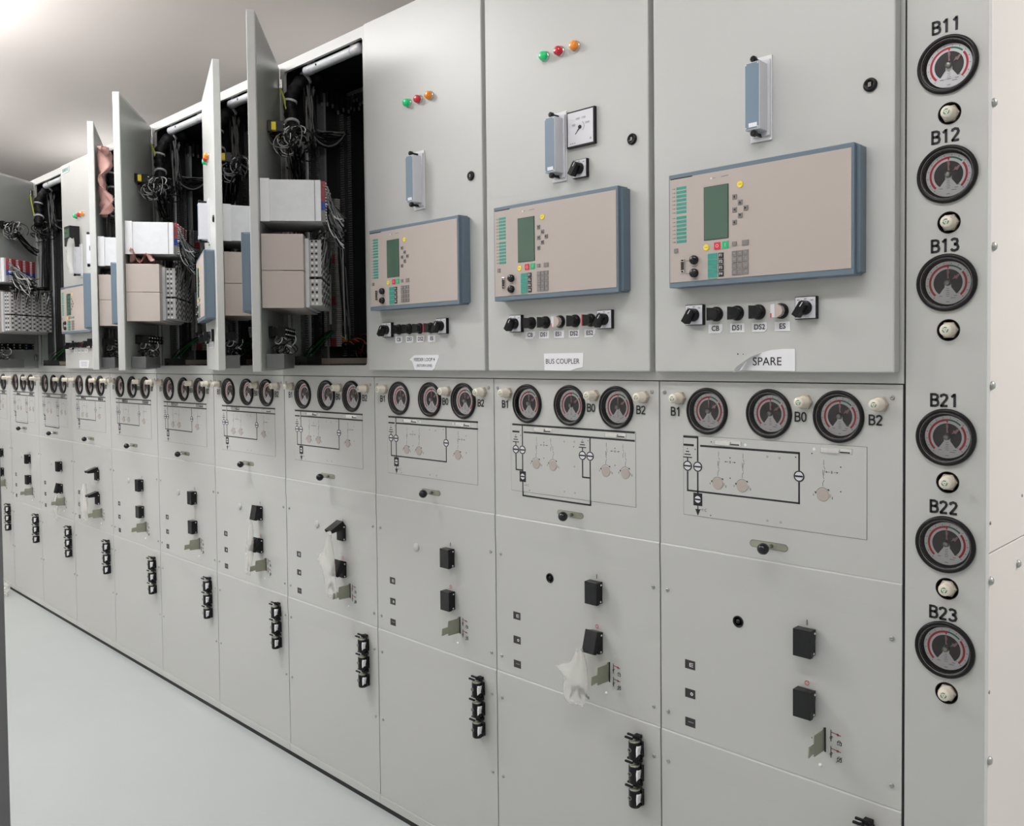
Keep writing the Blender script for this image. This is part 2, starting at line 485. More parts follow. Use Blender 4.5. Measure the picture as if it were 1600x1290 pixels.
def indicator(m):
    def f():
        b = MB(m)
        b.lathe([(0.0145, 0), (0.0145, -0.004), (0.0125, -0.005)], seg=24, m='metal')
        b.lathe([(0.0125, -0.004), (0.0125, -0.014), (0.0105, -0.0185), (0.006, -0.0205), (0, -0.021)], seg=24)
        return b
    return f
def test_unit():
    b = MB('white_plastic')
    b.box(-0.018, 0.018, -0.043, -0.008, -0.0735, 0.0735, bev=0.0012)
    b.box(-0.0165, 0.0165, -0.0437, -0.0428, -0.0715, 0.0715, 'blue_pale')
    b.box(-0.008, 0.012, -0.0442, -0.0435, -0.068, -0.059, 'paper')
    for x, z in [(-.0145, .069), (.0145, .069), (-.0145, -.069), (.0145, -.069)]:
        b.lathe([(0.0016, -0.0437), (0.0016, -0.0445), (0, -0.0445)], cx=x, cz=z, seg=8, m='white')
    return b
def test_back():
    b = MB('white')
    b.box(-0.026, 0.026, -0.004, 0, -0.093, 0.093, bev=0.0008)
    b.box(-0.020, 0.024, -0.009, -0.004, -0.083, 0.083, 'white_plastic')
    return b
def thumb_screw():
    b = MB('blue_grey')
    b.lathe([(0.004, -0.004), (0.004, -0.030), (0.0072, -0.031), (0.0072, -0.040), (0.005, -0.042), (0, -0.042)], seg=8, m='black', smooth=False)
    return b
def put_test_unit(root, x, z, M):
    p = link('test_unit', 'tu', test_unit, root, M @ T(x, -0.03, z))
    link('mounting_plate', 'tub', test_back, p)
    link('thumb_screw', 'tus', thumb_screw, p, T(0, 0, 0.081))
    link('thumb_screw', 'tus', thumb_screw, p, T(0, 0, -0.081))

def relay_bezel():
    b = MB('blue_grey')
    b.box(0.079, 0.527, -0.070, -0.030, 1.809, 2.076, bev=0.0015)
    b.prism([(0.527, 1.812), (0.535, 1.815), (0.535, 2.070), (0.527, 2.073)], -0.060, -0.031)
    return b
def relay_front():
    b = MB('beige')
    b.box(0.0825, 0.5215, -0.0712, -0.069, 1.8215, 2.0655, bev=0.0004)
    b.box(0.085, 0.145, -0.0714, -0.070, 2.0640, 2.0665, 'black')
    y = -0.0718
    for k in range(7):
        for zt in (2.0415, 1.9725):
            z = zt-k*0.0093
            b.box(0.1015, 0.1285, y, y+.0006, z-0.0031, z+0.0031, 'teal')
            b.box(0.0905, 0.0930, y, y+.0006, z-0.0008, z+0.0008, 'key_grey')
            b.box(0.0950, 0.0980, y, y+.0006, z-0.0012, z+0.0012, 'key_grey' if not (k == 6 and zt < 2) else 'red_dull')
    b.disc(0.196, 2.052, 0.0022, y, 'white', 10); b.line(0.200, 2.052, 0.207, 2.052, 0.0012, y, 'key_grey', .0003)
    b.line(0.222, 2.052, 0.240, 2.053, 0.0016, y, 'key_grey', .0003)
    b.line(0.138, 1.8695, 0.128, 1.8695, 0.0006, y, 'ink', .0002); b.line(0.138, 1.8395, 0.128, 1.8395, 0.0006, y, 'ink', .0002)
    b.line(0.146, 1.8555, 0.157, 1.8555, 0.0014, y, 'key_grey', .0002); b.line(0.146, 1.826, 0.157, 1.826, 0.0014, y, 'key_grey', .0002)
    b.line(0.187, 1.822+.0015, 0.212, 1.8235, 0.0012, y, 'teal', .0003)
    return b
def relay_screen():
    b = MB('lcd')
    b.box(0.1765, 0.2405, -0.0722, -0.0705, 1.912, 2.034, 'black')
    b.box(0.1775, 0.2395, -0.0727, -0.0720, 1.913, 2.033, 'lcd')
    return b
def relay_keys(part):
  def f():
      y0, y1 = -0.0730, -0.0708
      b = MB('key_grey')
      def key(x, z, wd=0.0105, ht=0.0105, m='key_grey'):
          b.box(x-wd/2, x+wd/2, y0, y1, z-ht/2, z+ht/2, m)
      tri = {(.256, 2.002): 'd', (.270, 1.988): 'u', (.256, 1.973): 'l', (.284, 1.974): 'r', (.270, 1.959): 'v', (.256, 1.945): 'd'}
      for (x, z), k in (tri.items() if part == 'arrows' else ()):
          key(x, z); yy = y0-.0003; s = .003
          P = {'u': [(-s, -s), (s, -s), (0, s)], 'v': [(-s, s), (s, s), (0, -s)], 'l': [(s, -s), (s, s), (-s, 0)], 'r': [(-s, -s), (-s, s), (s, 0)], 'd': [(-s*.8, 0), (0, s*1.2), (s*.8, 0), (0, -s*1.2)]}[k]
          b.prism([(x+a, z+c) for a, c in P], yy, yy+.0003, 'ink')
      if part == 'wide': key(0.2825, 1.8975, 0.0155, 0.0115)
      if part == 'small': key(0.255, 1.8975, 0.011, 0.0095)
      if part == 'left': key(0.100, 1.896, 0.0100, 0.0100)
      for r in range(4 if part == 'numbers' else 0):
          for c in range(3):
              x = 0.2553+c*0.0143; z = 1.8755-r*0.0140
              key(x, z, 0.0122, 0.0118)
              b.line(x-.002, z, x+.002, z+.001, 0.0012, y0-.0003, 'beige', .0003)
      return b
  return f
def relay_function_keys():
    b = MB('teal'); y0, y1 = -0.0730, -0.0708
    for r in range(4):
        z = 1.8745-r*0.0140
        b.box(0.1865, 0.2115, y0+.001, y1, z-.0063, z+.0063, 'teal')
        b.box(0.2150, 0.2275, y0, y1, z-.0060, z+.0060, 'ink')
        b.text('F%d' % (r+1), 0.2212, z, 0.009, y0-.0004, 'white', 0.01)
    return b
def relay_colour(kind):
    def f():
        b = MB('yellow'); y = -0.0728
        if kind[:6] == 'yellow':
            for x, z in [[(0.270, 2.028)], [(0.1825, 1.896)]][int(kind[6])]:
                b.lathe([(0.0072, -0.0705), (0.0072, y), (0, y)], cx=x, cz=z, seg=18, smooth=False)
                b.line(x-.004, z, x+.004, z, 0.0016, y-.0003, 'zinc', .0002)
        elif kind == 'red':
            b.box(0.2035, 0.2190, y, -0.0705, 1.889, 1.905, 'red'); b.arc(0.2112, 1.897, .0028, .0036, 0, 360, y-.0002, 'white', 14)
        else:
            b.box(0.2245, 0.2400, y, -0.0705, 1.8895, 1.9055, 'green'); b.box(0.2319, 0.2327, y-.0002, y, 1.8935, 1.9015, 'white')
        return b
    return f
def relay_cap():
    b = MB('black_gloss')
    b.lathe([(0.0105, -0.0705), (0.0105, -0.078), (0.0085, -0.081), (0.003, -0.082), (0, -0.082)], seg=20)
    return b
def relay_port():
    b = MB('metal')
    b.box(0.1135, 0.1245, -0.0745, -0.0705, 1.8425, 1.8745, 'metal', bev=.001)
    b.box(0.1160, 0.1225, -0.0757, -0.0740, 1.849, 1.868, 'ink')
    for z in (1.8455, 1.8715): b.lathe([(.002, -.0745), (.002, -.077), (0, -.077)], cx=.119, cz=z, seg=8, m='black')
    return b
def put_relay(root, M):
    p = link('protection_relay', 'rbez', relay_bezel, root, M)
    link('relay_faceplate', 'rfront', relay_front, p, label='beige faceplate with rows of green strips')
    link('relay_screen', 'rscr', relay_screen, p, label='dark green display')
    link('arrow_keys', 'rkeys', relay_keys('arrows'), p); link('number_keys', 'rkeyn', relay_keys('numbers'), p)
    for q_ in ('wide', 'small', 'left'): link('menu_key', 'rkey'+q_, relay_keys(q_), p)
    link('function_keys', 'rfk', relay_function_keys, p)
    for q_ in '01': link('yellow_button', 'ry'+q_, relay_colour('yellow'+q_), p)
    link('red_button', 'rr', relay_colour('red'), p)
    link('green_button', 'rg', relay_colour('green'), p)
    for z in (1.870, 1.8395): link('dust_cap', 'rcap', relay_cap, p, T(0.151, 0, z))
    link('serial_port', 'rport', relay_port, p)

# ------------------------------------------------------------------ doors
def door_slab():
    b = MB('paint')
    b.box(0.008, 0.592, -0.030, -0.002, 1.6085, 2.7900, bev=0.003)
    b.box(0.020, 0.580, -0.0025, -0.0012, 1.622, 2.776, 'door_inner')
    return b
def lock_mesh():
    b = MB('black')
    b.lathe([(0.0140, 0), (0.0140, -0.004), (0.0115, -0.0065), (0.0085, -0.0065), (0.0075, -0.0045), (0, -0.0045)], seg=24)
    b.box(-0.003, 0.003, -0.0062, -0.004, -0.0045, 0.0045, 'key_grey')
    return b

# things on the back of an open door
def relay_rear():
    b = MB('beige')
    b.box(0.10, 0.565, 0.0, 0.068, 1.820, 2.066, bev=.002)
    b.box(0.10, 0.570, 0.001, 0.138, 1.820, 1.9435, bev=.001)
    b.box(0.10, 0.570, 0.001, 0.138, 1.9455, 2.066, bev=.001)
    b.box(0.12, 0.515, 0.138, 0.150, 1.826, 2.058, 'galvanised')
    return b
def terminal_block(rows, cols, wd, ht):
    def f():
        b = MB('terminal')
        b.box(0, wd, 0, 0.040, 0, ht, bev=.0015)
        for r in range(rows):
            for c in range(cols):
                x = (c+.5)*wd/cols; z = (r+.5)*ht/rows
                b.box(x-wd/cols*.25, x+wd/cols*.25, 0.0395, 0.0415, z-ht/rows*.27, z+ht/rows*.27, 'ink' if (r+c) % 2 else 'white')
            z = (r+.5)*ht/rows
            for yy in (0.010, 0.024):
                b.box(wd-.0005, wd+.0012, yy-.0035, yy+.0035, z-ht/rows*.3, z+ht/rows*.3, 'ink' if r % 2 else 'white')
        return b
    return f
def wire_bunch(seed, p0, p1, n, spread, r, mats, sag=0.04):
    def f():
        rnd = random.Random(seed); b = MB(mats[0])
        for k in range(n):
            a = Vector(p0)+Vector([rnd.uniform(-1, 1)*s for s in spread])
            c = Vector(p1)+Vector([rnd.uniform(-1, 1)*s for s in spread])
            mid = (a+c)/2+Vector([rnd.uniform(-1, 1)*s*1.2 for s in spread])+Vector((0, 0, -sag*rnd.random()))
            pts = []
            for t in range(9):
                t /= 8; pts.append(a*(1-t)**2+mid*2*t*(1-t)+c*t*t)
            b.tube(pts, r*rnd.uniform(.8, 1.2), 6, mats[k % len(mats)])
        return b
    return f
def loops(seed, c, n, rad, r, mats):
    def f():
        rnd = random.Random(seed); b = MB(mats[0])
        for k in range(n):
            o = Vector(c)+Vector([rnd.uniform(-1, 1)*rad*.7 for _ in range(3)])
            a = Vector([rnd.uniform(-1, 1) for _ in range(3)]).normalized()
            d = a.cross(Vector([rnd.uniform(-1, 1) for _ in range(3)])).normalized()
            rr = rad*rnd.uniform(.5, 1.1); s = rnd.uniform(0, 6)
            pts = [o+a*rr*math.cos(s+t*.45)+d*rr*math.sin(s+t*.45) for t in range(9)]
            b.tube(pts, r, 5, mats[k % len(mats)])
        return b
    return f
def junction_box():
    b = MB('galvanised')
    b.box(0.300, 0.560, 0.0, 0.197, 2.110, 2.247, bev=.0012)
    b.box(0.5600, 0.5640, 0.0, 0.030, 2.108, 2.250, 'white')
    b.box(0.5602, 0.5610, 0.176, 0.178, 2.111, 2.246, 'key_grey')
    return b
def junction_terminals():
    b = MB('red_wire')
    for k in range(14):
        z = 2.246-(k+.5)*0.0097
        for xx in (0.310, 0.370, 0.430, 0.490):
            b.box(xx, xx+.055, 0.197, 0.210, z-.0046, z+.0046, 'red_dull' if k < 7 else ('blue' if k < 10 else 'key_grey'))
            b.box(xx+.030, xx+.045, 0.210, 0.2135, z-.002, z+.002, 'white')
    return b
def contact_block(top):
    def f():
        b = MB('black')
        b.box(-0.014, 0.014, 0.0, 0.014, -0.020, 0.020, bev=.002)
        b.box(-0.011, 0.015, 0.014, 0.030, -0.014, 0.014, top)
        b.box(-0.011, 0.014, 0.030, 0.055, -0.018, 0.018, 'black')
        b.lathe([(0.003, 0.055), (0.003, 0.060), (0, 0.060)], seg=8, m='metal', cz=.008)
        b.lathe([(0.003, 0.055), (0.003, 0.060), (0, 0.060)], seg=8, m='metal', cz=-.008)
        return b
    return f
def put_leaf_back(root, M, k):
    p = link('relay_rear_case', 'rrear', relay_rear, root, M)
    for i, x in enumerate((0.135, 0.230, 0.325, 0.420)):
        link('terminal_block', 'tb1', terminal_block(12, 3, 0.085, 0.125), p, T(x, 0.150, 1.930))
        link('terminal_block', 'tb2', terminal_block(7, 3, 0.085, 0.090), p, T(x, 0.150, 1.832))
        link('terminal_wires', 'tbw%d' % (i % 2), wire_bunch(40+i % 2, (0.04, 0.045, 0.145), (0.04, 0.02, -0.01), 12, (.018, .012, .006), .0028, ['ink', 'black', 'wire_grey', 'white']), p, T(x, 0.150, 1.930))
    link('wire_loom', 'loomA', wire_bunch(3, (0.49, 0.19, 2.07), (0.06, 0.12, 2.10), 16, (.02, .02, .02), .0035, ['black', 'ink', 'wire_grey']), root, M)
    q = link('junction_box', 'jbox', junction_box, root, M)
    link('junction_terminals', 'jterm', junction_terminals, q, label='red and blue terminals on the end of the box')
    link('junction_wires', 'jwire', wire_bunch(9, (0.50, 0.212, 2.180), (0.40, 0.262, 2.09), 34, (.05, .008, .055), .0026, ['ink', 'white', 'black', 'wire_grey', 'ink', 'white', 'black', 'wire_grey']), q)
    for i, x in enumerate((0.25, 0.305, 0.36)):
        link('contact_block', 'cby' if i != 1 else 'cbk', contact_block('yellow' if i != 1 else 'black'), root, M @ T(x, 0, 2.472))
    link('contact_wires', 'loop1', loops(5, (0.30, 0.075, 2.44), 26, .045, .0022, ['ink', 'wire_grey', 'black', 'white']), root, M)
    link('contact_wires', 'loop2', wire_bunch(6, (0.30, 0.07, 2.43), (0.10, 0.07, 2.33), 14, (.02, .02, .02), .003, ['ink', 'black', 'wire_grey']), root, M)
    for i, x in enumerate((0.13, 0.196, 0.250, 0.304, 0.359, 0.41)):
        link('contact_block', 'cbb%d' % (i % 2), contact_block('blue' if i % 2 == 0 else 'black'), root, M @ T(x, 0, 1.745))
    link('contact_wires', 'loop3', loops(8, (0.40, 0.05, 1.70), 18, .03, .002, ['ink', 'wire_grey', 'white', 'black']), root, M)
    link('wire_cover', 'wcov', lambda: MB('duct').box(0.22, 0.50, 0.0, 0.060, 1.616, 1.668, bev=.002), root, M, label='dark grey trough across the foot of the door')
    link('earth_wire', 'ew', lambda: MB('yellow_green').tube([(0.045, 0.004, 2.70), (0.060, 0.020, 2.66), (0.058, 0.035, 2.58), (0.035, 0.03, 2.52), (0.015, 0.02, 2.50)], .0045, 8), root, M, label='yellow and green striped earth wire')
    link('hinge', 'hg', lambda: MB('metal').box(0.012, 0.050, 0.0, 0.014, 2.70, 2.735, bev=.002), root, M)
    link('hinge', 'hg2', lambda: MB('metal').box(0.012, 0.050, 0.0, 0.014, 1.66, 1.695, bev=.002), root, M)

# ------------------------------------------------------------------ cubicle body
def cub_frame():
    b = MB('paint')
    # front ring around the door opening
    oL, oR, oB, oT = 0.038, 0.560, 1.625, 2.768
    b.box(0.0, oL, 0.0, 0.012, 1.586, 2.805)
    b.box(oR, 0.600, 0.0, 0.012, 1.586, 2.805)
    b.box(oL, oR, 0.0, 0.012, 1.586, oB)
    b.box(oL, oR, 0.0, 0.012, oT, 2.805)
    for (cx, cz, a) in ((oL, oB, 180), (oR, oB, 270), (oR, oT, 0), (oL, oT, 90)):   # rounded corners
        r = 0.014
        ox = cx + (r if a in (180, 90) else -r); oz = cz + (r if a in (180, 270) else -r)
        pts = [(cx, cz)] + [(ox+r*math.cos(R(a+t*15)), oz+r*math.sin(R(a+t*15))) for t in range(7)]
        b.prism(pts, 0.0, 0.012)
    b.box(0.0, 0.600, 0.012, 0.90, 2.790, 2.805)          # roof
    b.box(0.0, 0.600, 0.012, 0.90, 1.586, 1.600, 'duct')          # shelf
    b.box(0.001, 0.004, 0.012, 0.90, 1.600, 2.790, 'shade_inside')
    b.box(0.596, 0.599, 0.012, 0.90, 1.600, 2.790, 'shade_inside')
    b.box(0.004, 0.596, 0.42, 0.425, 1.600, 2.790, 'shade_inside')
    b.box(0.004, 0.596, 0.012, 0.42, 2.786, 2.790, 'shade_inside')
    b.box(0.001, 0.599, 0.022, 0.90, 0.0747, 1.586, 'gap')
    return b
def pierced(b, x0, x1, z0, z1, y, holes, th, m='paint'):
    i = b.mi(m); E = []
    def loop(P):
        v = [b.bm.verts.new((p[0], y, p[1])) for p in P]
        for k in range(len(v)): E.append(b.bm.edges.new((v[k], v[(k+1) % len(v)])))
    loop([(x0, z0), (x1, z0), (x1, z1), (x0, z1)])
    for hx, hz, r in holes: loop([(hx+r*math.cos(2*math.pi*k/32), hz+r*math.sin(2*math.pi*k/32)) for k in range(32)])
    r_ = bmesh.ops.triangle_fill(b.bm, edges=E, use_dissolve=False, use_beauty=True)
    for f in r_['geom']:
        if isinstance(f, bmesh.types.BMFace):
            f.material_index = i
            if f.normal.y > 0: f.normal_flip()
    for q in ((x0, x0, z0, z1), (x1, x1, z0, z1)):
        b.quad([(q[0], y, z0), (q[0], y+th, z0), (q[0], y+th, z1), (q[0], y, z1)], m)
    for z in (z0, z1): b.quad([(x0, y, z), (x1, y, z), (x1, y+th, z), (x0, y+th, z)], m)
def mech_panel():
    b = MB('paint')
    pierced(b, 0.0022, 0.5978, 1.1762, 1.5835, 0.0, [(x, 1.5135, .047) for x in GX], .018)
    return b
def bulge_panel(z0, z1):
    def f():
        b = MB('paint')
        prof = [(0.020, z0), (0.0, z0), (0.0, z1-0.085), (-0.0003, z1-0.076), (-0.0009, z1-0.062), (-0.0012, z1-0.052), (-0.0016, z1-0.0036), (-0.0010, z1-0.0026), (0.0008, z1), (0.020, z1)]
        vs = []
        for x in (0.0022, 0.5978):
            vs.append([b.bm.verts.new((x, y, z)) for y, z in prof])
        n = len(prof)
        b.mi('paint')
        fs = [b.bm.faces.new(vs[0]), b.bm.faces.new(vs[1][::-1])]
        for i in range(n):
            f_ = b.bm.faces.new((vs[0][i], vs[1][i], vs[1][(i+1) % n], vs[0][(i+1) % n])); fs.append(f_)
        bmesh.ops.recalc_face_normals(b.bm, faces=fs)
        return b
    return f
def foot_rail():
    b = MB('paint'); b.box(0.001, 0.599, -0.003, 0.020, 0.0747, 0.1040, bev=.0012); return b
def plinth():
    return MB('ink').box(0.0, 0.600, 0.001, 0.88, 0.0552, 0.0747)

def circ_sym(b, x, z, r=0.0125, bar=True):
    b.lathe([(r, -0.0005), (r, -0.0016), (r*.78, -0.0016), (r*.78, -0.0005)], cx=x, cz=z, seg=24, m='ink', smooth=False)
    b.disc(x, z, r*.80, -0.0014, 'white_plastic', 24)
    if bar: b.box(x-r*.72, x+r*.72, -0.0022, -0.0013, z-.0018, z+.0018, 'ink')
def earth_sym(b, x, z):
    for k, wd in enumerate((0.026, 0.018, 0.010)): b.line(x-wd/2, z+k*.0072, x+wd/2, z+k*.0072, 0.0026)
    b.line(x, z, x, z-0.011, 0.0034)
def sw_sym(b, x, z, flip=1):
    b.line(x, z, x, z-.012, .0009, -.0009); b.line(x, z-.014, x+.003*flip, z-.020, .0009); b.line(x+.003*flip, z-.022, x, z-.028, .0009)
    b.line(x, z-.028, x, z-.036, .0009)
def rotary(b, x, z):
    b.arc(x, z, 0.0155, 0.0163, 40, 170, -0.0011, 'ink', 14)
    b.line(x-.0215, z+.001, x-.0215, z-.004, .0012); b.line(x+.0215, z-.002, x+.0215, z-.008, .0012)
    b.prism([(x-.019, z+.006), (x-.0145, z+.006), (x-.0165, z+.0005)], -.0011, -.0004, 'ink')
    b.prism([(x+.010, z+.013), (x+.015, z+.009), (x+.014, z+.014)], -.0011, -.0004, 'ink')
def arrows(b, x, z):
    b.box(x-.0015, x+.0015, -.0011, -.0005, z-.003, z+.003, 'key_grey')
    b.line(x-.013, z, x-.004, z, .0008); b.line(x+.004, z, x+.013, z, .0008)
    b.prism([(x-.015, z), (x-.011, z+.0018), (x-.011, z-.0018)], -.0011, -.0004, 'ink')
    b.prism([(x+.015, z), (x+.011, z+.0018), (x+.011, z-.0018)], -.0011, -.0004, 'ink')
def box_sym(b, x, z, arrow=True):
    b.box(x-.0125, x+.0125, -.0013, -.0004, z-.0155, z+.0155, 'ink')
    circ_sym(b, x, z, .0108)
    if arrow:
        b.line(x, z-.015, x, z-.024, .003)
        b.prism([(x-.007, z-.024), (x+.007, z-.024), (x, z-.040)], -.0013, -.0004, 'ink')
    b.line(x+.004, z-.024, x+.014, z-.024, .0008); b.line(x+.014, z-.028, x+.014, z-.020, .0008); b.arc(x+.023, z-.024, .003, .0038, 60, 300, -.0011, 'ink', 8)
def dots(b, L, m='ink', r=.0016):
    for x, z in L: b.disc(x, z, r, -.0011, m, 8)
def diagram(kind):
    def f():
        b = MB('ink'); W = 0.0042
        if kind == 'spare':
            b.line(.071, 1.4485, .1135, 1.4485, W+.001); b.line(.0715, 1.4285, .101, 1.4285, W+.001)
            b.line(.112, 1.450, .112, 1.3900, W); b.line(.119, 1.4285, .376, 1.4285, W+.0008); b.line(.374, 1.4285, .374, 1.3895, W)
            xe, xc, xr = .083, .112, .374
        elif kind == 'feeder':
            b.line(.078, 1.4485, .528, 1.4500, W+.0012); b.line(.078, 1.4285, .113, 1.4285, W+.001)
            b.line(.122, 1.4285, .528, 1.4290, W+.0008); b.line(.120, 1.4485, .120, 1.390, W); b.line(.379, 1.4285, .379, 1.390, W)
            xe, xc, xr = .092, .120, .379
        if kind in ('spare', 'feeder'):
            b.line(xe, 1.364, xe, 1.3165, W); b.line(xe-.002, 1.3165, xr+.002, 1.3165, W); b.line(xr, 1.364, xr, 1.3145, W)
            b.line(xc, 1.364, xc, 1.310, W)
            earth_sym(b, xe, 1.398)
            for x in (xe, xc, xr): circ_sym(b, x, 1.377)
            box_sym(b, xc, 1.297)
            for x in (xe+.085, xe+.150, xr+.055): sw_sym(b, x+.002, 1.418); sw_sym(b, x, 1.396); rotary(b, x, 1.341)
            arrows(b, xe+.118, 1.395); arrows(b, xr+.075, 1.392)
            dots(b, [(xe, 1.419), (xe+.022, 1.419), (.366, 1.419), (xe+.118, 1.405), (xe+.118, 1.357), (xe+.067, 1.452-.012), (.148, 1.262), (xr+.095, 1.352), (xr+.095, 1.405), (xr+.03, 1.43)])
            dots(b, [(.297, 1.415), (.327, 1.414), (.297, 1.268), (.330, 1.268)], 'screw_grey', .0032)
            dots(b, [(xe+.158, 1.4385), (xr+.035, 1.440)], 'white', .0035)
        else:
            b.line(.077, 1.4508, .523, 1.4500, W+.0012); b.line(.077, 1.4300, .106, 1.4300, W+.001)
            b.line(.123, 1.4300, .523, 1.4285, W+.0008)
            b.line(.118, 1.450, .118, 1.391, W); b.line(.373, 1.429, .373, 1.391, W)
            b.line(.118, 1.365, .118, 1.314, W); b.line(.118, 1.285, .118, 1.2435, W); b.line(.116, 1.2445, .375, 1.2445, W); b.line(.373, 1.365, .373, 1.2435, W)
            for xe, xc in ((.091, .118), (.346, .373)):
                b.line(xe, 1.365, xe, 1.3185, W); b.line(xe-.002, 1.3185, xc, 1.3185, W)
                earth_sym(b, xe, 1.400); circ_sym(b, xe, 1.378); circ_sym(b, xc, 1.378)
                sw_sym(b, xe+.083, 1.418); sw_sym(b, xe+.081, 1.396); sw_sym(b, xe+.138, 1.418); sw_sym(b, xe+.146, 1.396)
                rotary(b, xe+.081, 1.343); rotary(b, xe+.146, 1.343); arrows(b, xe+.112, 1.397)
                dots(b, [(xe, 1.420), (xc-.007, 1.420), (xe+.112, 1.405), (xe+.112, 1.360)])
            box_sym(b, .118, 1.300, False)
            dots(b, [(.145, 1.262), (.315, 1.400), (.23, 1.444)])
            dots(b, [(.280, 1.412), (.317, 1.414), (.280, 1.272), (.318, 1.272), (.317, 1.345)], 'screw_grey', .0032)
        return b
    return f
def diagram_plate():
    b = MB('paint')
    b.box(.0712, .5248, -.0008, .002, 1.2562, 1.4513, bev=.0004)
    for q_ in ((.0706, 1.2556, .0706, 1.4519), (.5254, 1.2556, .5254, 1.4519), (.0706, 1.2556, .5254, 1.2556), (.0706, 1.4519, .5254, 1.4519)): b.line(*q_, .0010, -.0002, 'key_grey', .0004)
    return b
def rotary_cover():
    b = MB('copper_disc')
    b.lathe([(.0140, -.0005), (.0140, -.0018), (.0132, -.0022), (0, -.0022)], seg=24, smooth=False)
    b.box(.0135, .0180, -.0016, -.0004, -.0035, .0030)
    return b
def slide_latch():
    b = MB('chrome')
    b.box(-.036, .036, -.0012, 0, -.0065, .0065, 'metal', bev=.0006)
    b.box(-.034, .034, -.0016, -.0010, -.0050, .0050, 'chrome')
    b.prism([(-.030, -.0040), (.006, -.0048), (.008, .0035), (-.030, .0048)], -.0045, -.0015, 'chrome')
    b.box(.008, .030, -.0020, -.0014, -.0042, -.0012, 'ink')
    return b
def lever_slot():
    b = MB('zinc')
    L, h = .0475, .0085
    pts = [(L-h+h*math.cos(R(a)), h*math.sin(R(a))) for a in range(-90, 91, 20)] + [(-L+h+h*math.cos(R(a)), h*math.sin(R(a))) for a in range(90, 271, 20)]
    b.prism(pts, -.0010, .001, 'key_grey')
    pts2 = [(x*.97, z*.86) for x, z in pts]
    b.prism(pts2, -.0013, -.0008, 'zinc')
    return b
def ball_knob():
    b = MB('black_gloss')
    b.tube([(0, 0, 0), (0, -.034, 0)], .0048, 10, 'metal')
    b.lathe([(0, -.026), (.006, -.0275), (.0115, -.033), (.0135, -.040), (.0115, -.047), (.006, -.0525), (0, -.054)], seg=24)
    return b
def shutter_housing():
    b = MB('black_soft')
    b.box(-.0185, .0185, -.016, 0, -.029, .029, bev=.001)
    b.box(-.012, .008, -.0175, -.014, .0270, .0305, 'chrome')
    b.lathe([(.0026, 0), (.0026, .0012), (0, .0012)], seg=10, m='white', axis='x', base=(.0212, -.0095, .0225))
    b.lathe([(.0026, 0), (.0026, .0012), (0, .0012)], seg=10, m='white', axis='x', base=(.0184, -.0085, -.0235))
    return b
def shutter_flap():
    # origin at the pivot (top of the housing)
    b = MB('black_gloss')
    b.box(-.0205, .0205, -.0200, -.0180, -.0545, .0060, bev=.0006)
    for x in (-.0205, .0190):
        b.prism([(.006, .006), (-.0185, .006), (-.0185, -.0545), (-.008, -.0545), (.006, -.012)], x, x+.0015, 'black', plane='yz')
    b.box(-.0205, .0205, -.0185, .004, .0045, .006, 'black')
    return b
def put_shutter(root, x, z, ang, sym, col):
    h = link('button_shutter', 'shh', shutter_housing, root, T(x, 0, z), label='black hinged button cover' + (' standing open' if ang > 10 else ''))
    link('shutter_flap', 'shf', shutter_flap, h, T(0, -.009, .0245) @ Matrix.Rotation(R(-ang), 4, 'X'))
    def mk():
        b = MB(col)
        if sym == 'I': b.line(0, -.006, 0, .006, .0014, -.001, col)
        else: b.arc(0, 0, .0042, .0056, 0, 360, -.001, col, 18)
        return b
    link('button_mark', 'mk'+sym, mk, root, T(x-.001, 0, z+.041))
def windows(kind):
    def f():
        b = MB('dial_dark')
        b.box(-.0145, .0145, -.0006, .001, -.011, .011)
        y = -.0010
        if kind == 0:
            for i in range(3): b.line(-.001, .004-i*.004, .009, .004-i*.004, .0012, y, 'dial_white', .0003)
            b.line(-.001, -.004, -.001, .004, .0012, y, 'dial_white', .0003)
        elif kind == 1: b.arc(.005, 0, .0022, .0040, 0, 360, y, 'dial_white', 14)
        else: b.line(-.006, .001, .010, .001, .003, y, 'key_grey', .0003)
        return b
    return f
def padlock_lever():
    b = MB('zinc')
    b.prism([(0, .777), (0, .828), (-.006, .828), (-.008, .824), (-.047, .824), (-.049, .806), (-.072, .806), (-.074, .784), (-.049, .786), (-.047, .778)], .4300, .4322, plane='yz')
    b.box(.4328, .4362, -.0008, .001, .7745, .8290, 'ink')
    b.disc(.404, .797, .0014, -.0005, 'ink', 8)
    return b
def lock_symbol(cr, z):
  def f():
    b = MB('ink')
    if 1:
        b.line(.4475, z+.006, .4475, z-.020, .0012)
        b.line(.4475, z+.001, .470, z-.002, .0012, m='red_dull'); b.arc(.463, z-.001, .0015, .0028, 0, 360, -.0010, 'red_dull', 10)
        b.line(.4475, z-.008, .452, z-.009, .0010); b.arc(.4475, z-.012, .0018, .0028, 0, 360, -.001, 'ink', 10)
        b.prism([(.4615, z-.0235), (.4715, z-.0235), (.4715, z-.0160), (.4615, z-.0160)], -.001, -.0004, 'ink')
        b.box(.4630, .4700, -.0014, -.0006, z-.0222, z-.0173, 'paint')
        b.box(.4655, .4675, -.0018, -.0008, z-.021, z-.0185, 'ink')
        b.arc(.4665, z-.016, .0028, .0038, 0, 180, -.001, 'ink', 10)
        if cr: b.line(.460, z-.026, .473, z-.012, .0010, -.002)
    return b
  return f
